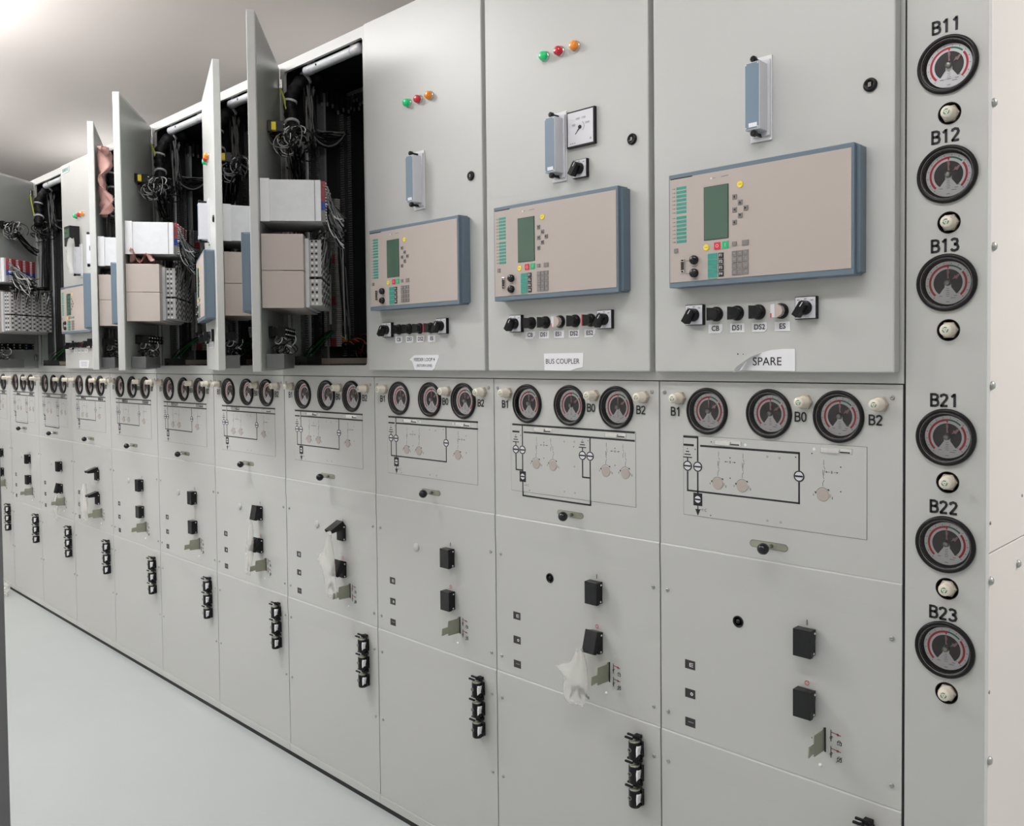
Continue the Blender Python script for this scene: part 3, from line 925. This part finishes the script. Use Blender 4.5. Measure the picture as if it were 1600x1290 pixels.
def plug_unit():
    b = MB('black')
    b.lathe([(0, .023), (.0155, .022), (.0160, .018), (.0160, -.020), (.0145, -.023), (0, -.023)], seg=20, axis='z', base=(0, -.019, 0))
    b.box(-.016, .016, -.019, 0, -.020, .020)
    b.lathe([(.0145, 0), (.0148, .0015), (0, .002)], seg=20, axis='z', base=(0, -.019, .022), m='zinc')
    b.lathe([(.0055, 0), (.0055, -.002), (.0040, -.002), (.0040, 0)], seg=14, m='key_grey', base=(-.004, -.0345, .002))
    b.prism([(.013, -.014), (.0175, -.006), (.0165, .002), (.0185, .012), (.0135, .015), (.0120, .004)], -.030, -.014, 'dial_white')
    b.tube([(.016, -.012, .018), (.022, -.016, .010), (.020, -.018, -.004), (.023, -.014, -.012), (.015, -.008, -.02)], .0026, 6, 'black')
    return b
def plug_hook():
    b = MB('black')
    b.box(-.020, .004, -.036, -.030, -.002, .003, bev=.001)
    b.box(-.018, .006, -.028, -.022, .004, .009, bev=.001)
    b.tube([(.002, -.026, .006), (.010, -.022, .008), (.017, -.016, 0.0), (.018, -.012, -.014)], .0026, 6)
    b.box(-.006, .012, -.020, 0, -.004, .004, 'black_soft')
    return b
def put_cover_plugs(root):
    for i, z in enumerate((.628, .565, .502)):
        p = link('voltage_plug', 'vp', plug_unit, root, T(.530, 0, z))
        link('plug_hook', 'vph', plug_hook, p, T(0, 0, .032))

# ------------------------------------------------------------------ inside an open cubicle
def comb(y0, y1, z0, z1, x0, x1, pitch, m1, m2):
    def f():
        b = MB(m1)
        b.box(x0, x0+(x1-x0)*.55, y0, y1, z0, z1)
        z = z0
        while z < z1-pitch*.6:
            b.box(x0+(x1-x0)*.5, x1, y0, y0+.004, z, z+pitch*.55, m2)
            b.box(x0+(x1-x0)*.5, x1, y1-.004, y1, z, z+pitch*.55, m2)
            z += pitch
        return b
    return f
def terminals(y0, y1, z0, z1, seed, extra=('red_dull',)):
    def f():
        rnd = random.Random(seed); b = MB('duct')
        b.box(.032, .046, y0, y1, z0, z1, 'duct_dark')
        z = z0; n = 0
        w_ = (y1-y0)/3
        while z < z1:
            for c in range(3):
                a = y0+c*w_+.002
                mm = 'terminal' if c != 1 else ('red_dull' if (n//4) % 5 == 0 else 'duct')
                b.box(.046, .056+.004*c, a, a+w_-.004, z, z+.0062, mm)
            z += .0085; n += 1
        return b
    return f
def tube_lamp():
    b = MB('white_plastic')
    x0, x1, y, z = .150, .518, .028, 2.750
    b.lathe([(0, x0), (.012, x0+.001), (.0185, x0+.008), (.0185, x0+.045), (.0170, x0+.047), (.0170, x1-.047), (.0185, x1-.045), (.0185, x1-.006), (.012, x1), (0, x1)], seg=20, axis='x', base=(0, y, z))
    b.lathe([(.0172, x0+.055), (.0172, x1-.055)], seg=20, axis='x', base=(0, y-.0006, z-.0006), m='galvanised')
    for x in (x0+.03, x1-.06):
        b.box(x, x+.022, y-.010, y+.018, z+.012, z+.030, 'white')
    b.lathe([(0, -.0196), (.004, -.0196), (.004, -.014)], seg=10, m='ink', base=(x0+.10, y, z))
    b.box(x1-.030, x1-.018, y-.017, y-.013, z-.008, z+.008, 'yellow')
    return b
def bundle():
    b = MB('black_soft')
    pts = [(.10, .13, 2.765), (.085, .075, 2.755), (.070, .040, 2.720), (.062, .018, 2.675), (.062, .010, 2.63), (.075, .012, 2.585), (.095, .0, 2.54), (.11, -.005, 2.50)]
    P = []
    for i in range(len(pts)-1):
        for t in range(5):
            P.append(Vector(pts[i]).lerp(Vector(pts[i+1]), t/5))
    rr = [.025+.0030*math.sin(i*1.7)+.0015*math.sin(i*.9) for i in range(len(P))]
    b.tube(P, rr, 14)
    for i in (5, 17, 27):
        b.tube([P[i], P[i+1]], rr[i]+.002, 14, 'white')
    rnd = random.Random(4)
    for j in range(9):
        o = Vector((rnd.uniform(-.016, .016), -.016+rnd.uniform(-.004, .01), 0))
        b.tube([p+o for p in P[2:]], .0035, 5, 'duct_dark')
    return b
def inner_stuff(root):
    link('tube_lamp', 'i_lamp', tube_lamp, root, label='small white tube lamp across the top of the compartment')
    link('cable_bundle', 'i_bundle', bundle, root)
    link('side_plate', 'i_plate', lambda: MB('door_inner').box(.006, .050, .014, .050, 1.62, 2.515), root)
    link('wiring_duct', 'i_c1', comb(.054, .085, 1.66, 2.505, .006, .050, .010, 'duct', 'wire_grey'), root)
    link('mounting_rail', 'i_r1', lambda: MB('galvanised').box(.006, .054, .088, .096, 1.66, 2.50), root)
    link('wiring_duct', 'i_c2', comb(.106, .150, 1.64, 2.53, .006, .048, .0085, 'duct_dark', 'wire_grey'), root)
    link('mounting_rail', 'i_r2', lambda: MB('grey_inside').box(.006, .056, .168, .178, 1.62, 2.72), root)
    link('terminal_strip', 'i_t1', terminals(.158, .236, 1.70, 2.30, 1), root)
    link('marker_strip', 'i_ms', lambda: MB('white_plastic').box(.060, .066, .176, .184, 1.79, 1.99), root)
    link('wiring_duct', 'i_c3', comb(.262, .302, 1.66, 2.66, .006, .052, .0095, 'duct_dark', 'duct'), root)
    link('back_plate', 'i_bp', lambda: MB('grey_inside').box(.02, .40, .405, .418, 1.70, 2.08), root)
    link('crimp_wires', 'i_w1', wire_bunch(21, (.075, .225, 2.20), (.075, .255, 1.75), 26, (.010, .018, .05), .0022, ['ink', 'wire_grey', 'black', 'wire_grey', 'white'], 0), root)
    link('hanging_wires', 'i_w2', wire_bunch(22, (.095, .075, 2.70), (.09, .085, 2.50), 16, (.012, .025, .03), .0028, ['wire_grey', 'black', 'ink', 'wire_grey'], 0), root)
    link('hanging_wires', 'i_w3', wire_bunch(23, (.09, .085, 2.545), (.10, .24, 2.56), 14, (.012, .012, .015), .0032, ['ink', 'black', 'wire_grey'], .12), root)
    link('hanging_wires', 'i_w4', loops(24, (.085, .03, 2.46), 22, .045, .0028, ['ink', 'black', 'wire_grey', 'black']), root)
    link('hanging_wires', 'i_w5', wire_bunch(25, (.07, .05, 2.49), (.08, .03, 1.9), 14, (.02, .02, .05), .0038, ['ink', 'black', 'wire_grey'], 0), root)
    def upper():
        b = MB('duct')
        b.box(.03, .50, .30, .312, 2.735, 2.752, 'grey_inside')
        rnd = random.Random(2)
        for i in range(22):
            x = .04+i*.021; h = rnd.uniform(.015, .045)
            b.box(x, x+.008, .296, .306, 2.73-h, 2.735, 'duct_dark')
            b.box(x+.001, x+.007, .293, .298, 2.73-h-.012, 2.73-h, 'duct')
        for i in range(8):
            y = .16+i*.026; h = rnd.uniform(.02, .06)
            b.box(.03, .05, y, y+.008, 2.72-h, 2.735, 'duct_dark'); b.box(.048, .054, y, y+.007, 2.72-h-.015, 2.72-h, 'wire_grey')
        return b
    link('terminal_row', 'i_up', upper, root)
    def tray():
        b = MB('terminal')
        b.box(.06, .10, .09, .33, 1.628, 1.652, 'cream_dark', bev=.001)
        b.box(.04, .50, .33, .37, 1.628, 1.652, 'cream_dark', bev=.001)
        b.box(.02, .14, .02, .085, 1.602, 1.66, 'duct_dark')
        rnd = random.Random(5)
        for i in range(14): b.box(.10+i*.028, .112+i*.028, .05, .30, 1.602, 1.616+rnd.random()*.01, 'wire_grey' if i % 2 else 'duct')
        return b
    link('cable_tray', 'i_tray', tray, root)
    link('coloured_wires', 'i_w6', wire_bunch(26, (.07, .24, 1.73), (.07, .36, 1.675), 10, (.012, .015, .012), .0026, ['orange_wire', 'ink', 'orange_wire', 'red_wire', 'yellow_green'], -.02), root, label='orange and red wires')
    link('coloured_wires', 'i_w7', wire_bunch(27, (.09, .02, 1.62), (.07, .19, 1.76), 7, (.01, .01, .008), .0024, ['green_wire', 'black', 'green_wire', 'ink'], -.05), root, label='dark green wires')
    link('coloured_wires', 'i_w8', loops(28, (.08, .33, 1.70), 16, .035, .0022, ['orange_wire', 'ink', 'red_wire', 'wire_grey']), root, label='orange and red wires')
    link('spiral_hose', 'i_hose', lambda: MB('black').tube([(.08, .23+.008*i, 1.70+.006*math.sin(i*.8)) for i in range(18)], [.013+.003*(i % 2) for i in range(18)], 10), root)

# ------------------------------------------------------------------ assemble a cubicle
def cubicle(k, label, kind='feeder', angle=0.0, shut=(0, 0), plug='white', extra=None, detail=True):
    root = thing('switchgear_cubicle', label, 'switchgear cubicle', (-.6*k, 0, -FZ), 'cubicles of the switchgear row')
    link('cabinet_frame', 'frame', cub_frame, root)
    link('mechanism_panel', 'mech', mech_panel, root)
    link('middle_panel', 'mid', bulge_panel(.7020, 1.1758), root)
    link('bottom_panel', 'low', bulge_panel(.1055, .7010), root)
    link('foot_rail', 'foot', foot_rail, root)
    link('plinth', 'plinth', plinth, root)
    M = I4
    if angle: M = T(.010, -.004, 0) @ Matrix.Rotation(R(-angle), 4, 'Z') @ T(-.010, .004, 0)
    link('door', 'door', door_slab, root, M)
    link('door_lock', 'lock', lock_mesh, root, M @ T(.543, -.03, 2.194))
    if k != 99:
        for x, m_ in ((.250, 'lamp_green'), (.305, 'lamp_red'), (.360, 'lamp_orange')):
            link('indicator_lamp', m_, indicator(m_), root, M @ T(x, -.03, 2.472), label=m_[5:]+' indicator lamp')
    put_test_unit(root, .3005, 2.2160, M)
    put_relay(root, M)
    if kind == 'coupler':
        put_selector(root, .132, 1.744, M, -35); put_selector(root, .457, 1.744, M, -35)
        for x, kd in ((.188, 'black'), (.242, 'black'), (.296, 'clear'), (.350, 'black'), (.404, 'red')): put_control(root, x, 1.744, M, kd)
        for x, t_, c in ((.182, 'CB', .010), (.235, 'DS1', 0), (.290, 'ES1', 0), (.345, 'DS2', .003), (.400, 'ES2', .010)): put_tag(root, x, 1.710, M, t_, c)
    else:
        put_selector(root, .129, 1.744, M, -35); put_selector(root, .4085, 1.748, M, -35)
        for x, kd in ((.184, 'black'), (.2385, 'black'), (.2925, 'black'), (.3475, 'clear' if k == 1 else 'red')): put_control(root, x, 1.744, M, kd)
        for x, t_, c in ((.181, 'CB', .006), (.2385, 'DS1', 0), (.2945, 'DS2', .006), (.350, 'ES', 0)): put_tag(root, x, 1.710, M, t_, c)
    if angle: put_leaf_back(root, M, k); inner_stuff(root)
    # mechanism panel fittings
    for x in GX: put_gauge(root, x, 1.5135)
    for x in (.062, .389, .553): put_plug(root, x, 1.543, .036, .009, 'a')
    for x, t_ in ((.049, 'B1'), (.378, 'B0'), (.543, 'B2')): link('lettering', 'L'+t_, letters(t_, .0228), root, T(x, -.0012, 1.5095))
    for x in (.016, .577): put_screw(root, x, 1.557)
    for x in (.022, .578):
        for z in (1.058, .749, .621, .380): put_screw(root, x, z)
    link('diagram_plate', 'dplate', diagram_plate, root)
    link('mimic_diagram', 'dia'+kind, diagram(kind), root)
    cov = {'spare': (.168, .233, .429), 'feeder': (.176, .241, .434), 'coupler': (.172, .237, .427, .492)}[kind]
    for x in cov: link('rotary_cover', 'rcov', rotary_cover, root, T(x, 0, 1.341))
    for x in ((.195, .459) if kind == 'spare' else (.199, .460)): link('slide_latch', 'slat', slide_latch, root, T(x, 0, 1.4395))
    p = link('lever_slot', 'lslot', lever_slot, root, T(.2995, 0, 1.2110))
    link('ball_knob', 'bknob', ball_knob, p, T(.008, 0, 0))
    # middle panel fittings
    if plug == 'black':
        link('round_socket', 'rsock', lambda: MB('black').lathe([(.0138, 0), (.0138, -.0015), (.0105, -.002), (.0105, .0), (.005, .0), (.005, -.002), (0, -.002)], seg=24), root, T(.221, 0, 1.019))
    else:
        link('round_cap', 'rcap2', lambda: MB('paint').lathe([(.0138, 0), (.0138, -.0035), (.012, -.005), (0, -.0055)], seg=24), root, T(.221, 0, 1.019))
    put_shutter(root, .3935, 1.0120, shut[0], 'I', 'ink')
    put_shutter(root, .3935, .8760, shut[1], 'O', 'red')
    for i, z in enumerate((.8835, .8115, .7390)): link('position_window', 'win%d' % i, windows(i), root, T(.0875, 0, z))
    link('padlock_lever', 'plev', padlock_lever, root)
    link('lock_symbol', 'lsym0', lock_symbol(False, .822), root); link('lock_symbol', 'lsym1', lock_symbol(True, .786), root)
    link('round_cap', 'rcap3', lambda: MB('dial_white').lathe([(.004, 0), (.004, -.0015), (0, -.0015)], seg=12), root, T(.4235, 0, .742))
    put_cover_plugs(root)
    return root, M

rt1, _ = cubicle(1, 'grey switchgear cubicle with SPARE label, nearest the column of gauges', 'spare', plug='black')
rt2, _ = cubicle(2, 'grey switchgear cubicle with BUS COUPLER label and square ammeter', 'coupler', plug='black', shut=(0, 16))
rt3, _ = cubicle(3, 'grey switchgear cubicle with FEEDER LOOP label, door closed beside an open cubicle')
rt4, M4 = cubicle(4, 'nearest open switchgear cubicle, wiring and white box behind its door', angle=38, shut=(62, 24))
rt5, M5 = cubicle(5, 'open switchgear cubicle whose door shows its outer face and red lamps', angle=22, shut=(12, 22))
rt6, M6 = cubicle(6, 'open switchgear cubicle with pink paper on the relay case', angle=35.3)
rt7, M7 = cubicle(7, 'open switchgear cubicle with pink sheet behind its narrow door', angle=25)
rt8, M8 = cubicle(8, 'closed switchgear cubicle between two open ones, teal nameplate at top', shut=(72, 72))
rt9, M9 = cubicle(9, 'open switchgear cubicle with its door swung widest, far left', 'coupler', angle=52, shut=(0, 14))
rt10, _ = cubicle(10, 'switchgear cubicle behind the widest door, second from the far end', 'coupler')
rt11, _ = cubicle(11, 'last switchgear cubicle at the far end, cut by the left edge')

# name plates
def plate(poly, lines, curl=None):
    def f():
        b = MB('paper'); b.prism(poly, -.0312, -.0302)
        if curl: b.prism(curl, -.040, -.0392, 'white')
        for (t, x, z, s, bd) in lines: b.text(t, x, z, s, -.0316, 'ink', bd)
        return b
    return f
def spare_plate():
    b = MB('paper')
    b.prism([(.245, 1.6125), (.380, 1.6115), (.380, 1.6600), (.352, 1.6605), (.325, 1.6585), (.300, 1.6530), (.280, 1.6440), (.262, 1.6325)], -.0316, -.0304)
    # the peeled corner, curling away from the door
    P = [(.300, -.0310, 1.6530), (.280, -.0310, 1.6440), (.262, -.032, 1.6325), (.245, -.034, 1.6125)]
    Q = [(.282, -.046, 1.6440), (.262, -.052, 1.6310), (.246, -.054, 1.6180), (.240, -.052, 1.6080)]
    for a in range(3):
        b.quad([P[a], P[a+1], Q[a+1], Q[a]], 'white')
    b.text('SPARE', .313, 1.6320, .0262, -.0320, 'ink', .004)
    return b
link('name_plate', None, spare_plate, rt1)
link('name_plate', None, plate([(.236, 1.6110), (.330, 1.6100), (.352, 1.6160), (.375, 1.6200), (.3775, 1.6580), (.234, 1.6575)], [('BUS COUPLER', .302, 1.6350, .0195, .004)]), rt2)
link('name_plate', None, plate([(.262, 1.6110), (.350, 1.6090), (.362, 1.6160), (.384, 1.6500), (.384, 1.6580), (.262, 1.6580), (.236, 1.6440), (.250, 1.6380)], [('FEEDER LOOP 4', .312, 1.6430, .0150, .004), ('(RETURN LINE)', .312, 1.6240, .0118, 0)]), rt3)
def far_plate():
    b = MB('paper'); b.prism([(.240, 1.6130), (.372, 1.6130), (.385, 1.6560), (.235, 1.6560)], -.0312, -.0302)
    for z in (1.645, 1.635, 1.625): b.line(.262, z, .358, z, .003, -.0316, 'key_grey')
    return b
link('name_plate', None, far_plate, rt8)
def maker_plate():
    b = MB('blue_pale'); b.box(.030, .150, -.0325, -.030, 2.738, 2.772, 'white_plastic', bev=.001)
    b.text('SIEMENS', .090, 2.755, .026, -.0330, 'teal', .03)
    return b
link('maker_plate', None, maker_plate, rt8, label='pale plate with teal letters')
# two dots beside the spare plate
link('screw_hole', None, lambda: MB('ink').lathe([(.0018, -.0306), (0, -.0306)], cx=.2395, cz=1.650, seg=10), rt1)
link('screw_hole', None, lambda: MB('ink').lathe([(.0013, -.0306), (0, -.0306)], cx=.2530, cz=1.6495, seg=10), rt1)

# ammeter on the bus coupler door
def meter_case():
    return MB('black').box(.3325, .4285, -.040, -.030, 2.204, 2.3005, bev=.0012)
def meter_face():
    b = MB('white'); b.box(.3370, .4240, -.0408, -.0398, 2.2085, 2.296, 'white_plastic')
    y = -.0412
    for t_, x, z in (('500', .358, 2.262), ('1000', .372, 2.277), ('1500', .392, 2.277), ('2000', .405, 2.262)): b.text(t_, x, z, .0075, y, 'key_grey', .01)
    b.text('A', .416, 2.219, .0085, y, 'ink', .01)
    b.arc(.3815, 2.2555, .012, .0135, -60, 60, y, 'key_grey', 10)
    for x, wd in ((.345, .004), (.352, .004), (.360, .003)): b.line(x, 2.2145, x+wd, 2.2145, .0022, y, 'key_grey', .0002)
    return b
def meter_needle():
    b = MB('ink'); b.line(.3800, 2.2540, .3640, 2.2375, .0016, -.0418); b.line(.3800, 2.2540, .3715, 2.2455, .0026, -.0420)
    b.lathe([(.0048, -.0405), (.0048, -.0435), (0, -.044)], cx=.3800, cz=2.2545, seg=16)
    return b
q = link('ammeter', None, meter_case, rt2)
link('meter_face', None, meter_face, q); link('needle', None, meter_needle, q)
put_selector(rt2, .3770, 2.1455, I4, -35)

# black digital meter on the far closed door
def dmeter():
    b = MB('black_soft'); b.box(.205, .290, -.085, -.030, 2.300, 2.410, bev=.002)
    b.box(.212, .283, -.0862, -.0845, 2.345, 2.395, 'lcd'); return b
link('digital_meter', None, dmeter, rt8)

# ------------------------------------------------------------------ column of gauges at the end of the row
col = thing('gauge_column', 'tall grey end panel with gauges B11 to B23', 'gauge panel', (0, 0, -FZ))
CG = [(2.2085, 2.114, 2.2845, 'B11'), (1.9965, 1.9025, 2.0715, 'B12'), (1.7855, 1.6925, 1.8585, 'B13'), (1.4815, 1.3925, 1.5545, 'B21'), (1.2690, 1.181, 1.3425, 'B22'), (1.0590, .972, 1.1305, 'B23')]
def strip_panel():
    b = MB('paint')
    pierced(b, .0038, .1522, .0747, 2.9500, 0.0, [(.081, q[0], .047) for q in CG]+[(.0845, q[1], .0205) for q in CG], .018)
    b.lathe([(.0018, .0747), (.0018, 2.95)], axis='z', base=(.1522, .0018, 0), seg=12)
    b.box(.1522, .1540, .0018, .0200, .0747, 2.95)
    return b
link('front_panel', None, strip_panel, col)
def joint():
    b = MB('gap'); b.box(-.002, .0060, .004, .03, .0747, 2.80); return b
link('joint', None, joint, col)
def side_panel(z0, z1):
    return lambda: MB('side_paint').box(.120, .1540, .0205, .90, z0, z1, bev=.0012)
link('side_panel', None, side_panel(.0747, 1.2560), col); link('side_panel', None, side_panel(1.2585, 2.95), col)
link('plinth', None, lambda: MB('ink').box(.0005, .14, .001, .88, .0552, .0747), col)
for z, pz, tz, t_ in CG:
    put_gauge(col, .0810, z)
    link('plug_hole', 'p_hole', lambda: MB('black').lathe([(0.0216, -0.0002), (0.0214, -0.0008), (0.0200, -0.0004), (0.0196, 0.012), (0.0, 0.012)], seg=28), col, T(.0845, 0, pz))
    put_plug(col, .0845, pz, .030, .010, 'b', dy=.012)
    link('lettering', None, letters(t_, .0268, .18), col, T(.0775, -.0008, tz))
RX = Matrix.Rotation(R(90), 4, 'Z')
for (y, z) in ((.027, 2.125), (.033, 1.852), (.027, 1.584), (.027, 1.204), (.211, 1.2054), (.40, 1.2054), (.027, .85)):
    link('side_bolt', 'sbolt', lambda: MB('screw_grey').lathe([(.0085, 0), (.0085, -.003), (.0055, -.0065), (0, -.007)], seg=14), col, T(.154, y, z) @ RX)
for (y, z) in ((.026, 1.317), (.24, 1.345), (.026, .985)):
    link('side_rivet', 'srivet', lambda: MB('key_grey').lathe([(.0035, 0), (.0035, -.0012), (0, -.0015)], seg=10), col, T(.154, y, z) @ RX)

# ------------------------------------------------------------------ plastic bags hung on the covers
def bag_mesh(seed, w0, w1, h, d, notch=0.0, flare=None):
    def f():
        rnd = random.Random(seed); b = MB('bag_film'); n = 14; mseg = 20; rings = []
        ph = [rnd.uniform(0, 6) for _ in range(6)]
        for i in range(n+1):
            t = i/n
            wd = (w0+(w1-w0)*min(1, t*1.6)**.8)*(1 if t < .93 else .85)
            dd = d*math.sin(math.pi*min(1, .15+t*.8))+.003
            cx = .012*math.sin(t*3+ph[0])
            ring = []
            for j in range(mseg):
                a = 2*math.pi*j/mseg
                cr = 1+.16*math.sin(5*a+ph[1]+t*4)+.12*math.sin(9*a+ph[2]-t*7)
                lf = (1+1.5*max(0, 1-abs(t-.42)/.16)) if (math.cos(a) < 0 and flare) else 1
                x = cx+wd/2*math.cos(a)*lf*(1+.06*math.sin(7*t+ph[3]))
                y = dd/2*math.sin(a)*cr
                ring.append(b.bm.verts.new((x, y, -h*t+.004*math.sin(3*a+ph[4]))))
            rings.append(ring)
        i0 = b.mi('bag_film')
        for A, B in zip(rings, rings[1:]):
            for j in range(mseg):
                f_ = b.bm.faces.new((A[j], B[j], B[(j+1) % mseg], A[(j+1) % mseg])); f_.material_index = i0; f_.smooth = True
        b.bm.faces.new(rings[-1][::-1]).material_index = i0
        return b
    return f
def key_mesh():
    b = MB('wire_grey')
    b.lathe([(.0075, 0), (.0075, -.002), (.0035, -.002), (.0035, 0)], seg=14)
    b.box(-.0018, .0018, -.002, 0, -.028, -.007); b.box(.0018, .0045, -.002, 0, -.026, -.022); b.box(.0018, .0035, -.002, 0, -.018, -.015)
    return b
def bag(k, u, y, z, w0, w1, h, d, label, seed, keys=2, flare=None):
    t = thing('plastic_bag', label, 'plastic bag', (-.6*k+u, y, z-FZ), 'clear bags hung on the button covers')
    link('bag_film', None, bag_mesh(seed, w0, w1, h, d, flare=flare), t)
    for i in range(keys):
        link('key', 'key', key_mesh, t, T(-.010+.014*i, .002*i, -h+.040+.006*(i % 2)) @ Matrix.Rotation(R(25-40*i), 4, 'Y'))
bag(2, .362, -.052, .860, .020, .080, .150, .030, 'clear plastic bag hanging under the tilted cover of the BUS COUPLER cubicle', 3, 3, .25)
bag(4, .402, -.062, 1.012, .012, .072, .225, .030, 'clear plastic bag of keys hanging from a raised flap of the nearest open cubicle', 5, 2, 1)
bag(5, .385, -.048, .985, .008, .050, .225, .022, 'thin clear plastic bag hanging left of the nearest bag of keys', 8, 1)
bag(8, .330, -.055, .960, .010, .090, .200, .028, 'clear plastic bag beside two black flaps raised like sevens', 11, 3)
bag(9, .400, -.040, .840, .012, .050, .150, .022, 'small clear plastic bag farthest along the row', 13, 1)
bag(8, .318, -.085, 2.335, .030, .060, .200, .045, 'clear plastic bag wrapped round the white unit on the far closed door', 17, 0)

# pink sheets
def crumple(seed, a, b_, h, n=14):
    def f():
        rnd = random.Random(seed); b = MB('pink'); G = []
        ph = [rnd.uniform(0, 6) for _ in range(8)]
        for i in range(n+1):
            row = []
            for j in range(n+1):
                u, v = i/n-.5, j/n-.5
                z = h*(.5+.5*math.sin(6*u+ph[0]+3*v))*(.6+.4*math.sin(9*v+ph[1]))+h*.35*math.sin(17*u+ph[2])*math.sin(13*v+ph[3])+.004*rnd.random()
                row.append(b.bm.verts.new((u*a+.01*math.sin(8*v+ph[4]), v*b_+.01*math.sin(7*u+ph[5]), abs(z)+.001)))
            G.append(row)
        b.mi('pink')
        fs = [b.bm.faces.new((G[i][j], G[i+1][j], G[i+1][j+1], G[i][j+1])) for i in range(n) for j in range(n)]
        r = bmesh.ops.solidify(b.bm, geom=fs, thickness=.0012)
        for f_ in b.bm.faces: f_.smooth = True
        return b
    return f
def top(name, mesh_fn, M, label, cat, group=None):
    return link(name, None, mesh_fn, None, M, label, cat, group)
top('pink_sheet', crumple(2, .20, .10, .055), T(-3.6, 0, -FZ) @ M6 @ T(.47, .060, 2.0685), 'crumpled pink paper lying on the beige relay case of an open door', 'paper')
top('pink_sheet', crumple(6, .10, .32, .06), T(-4.2, 0, -FZ) @ M7 @ T(.535, .006, 2.52) @ Matrix.Rotation(R(-90), 4, 'X'), 'pink plastic sheet hanging behind the narrow far open door', 'sheet')
top('pink_sheet', crumple(9, .16, .08, .035), T(-4.2, 0, -FZ) @ M7 @ T(.42, .060, 2.0685), 'small pink paper lying on the relay case behind the narrow far door', 'paper')

# ------------------------------------------------------------------ foreground post, crumpled bag on the floor
top('grey_post', lambda: MB('post_grey').box(-2.315, -2.215, -1.16, -1.06, 0.0, 3.95, bev=.003), I4, 'dark grey post standing free at the left edge, in front of the row', 'post')
def floor_bag():
    b = MB('bag_film'); rnd = random.Random(9)
    bmesh.ops.create_icosphere(b.bm, subdivisions=3, radius=.11); b.mi('bag_film')
    for v in b.bm.verts:
        n = v.co.normalized()
        f_ = 1+.22*math.sin(9*n.x+3)+.2*math.sin(11*n.y*n.z*3+1)+.12*rnd.random()
        v.co = Vector((n.x*.10*f_, n.y*.09*f_, max(n.z, -.75)*.07*f_+.052))
    for v in b.bm.verts: v.co.z = max(v.co.z, .001)
    return b
top('crumpled_bag', floor_bag, T(-5.98, -.16, 0), 'crumpled clear plastic bag on the floor at the far left', 'plastic bag')
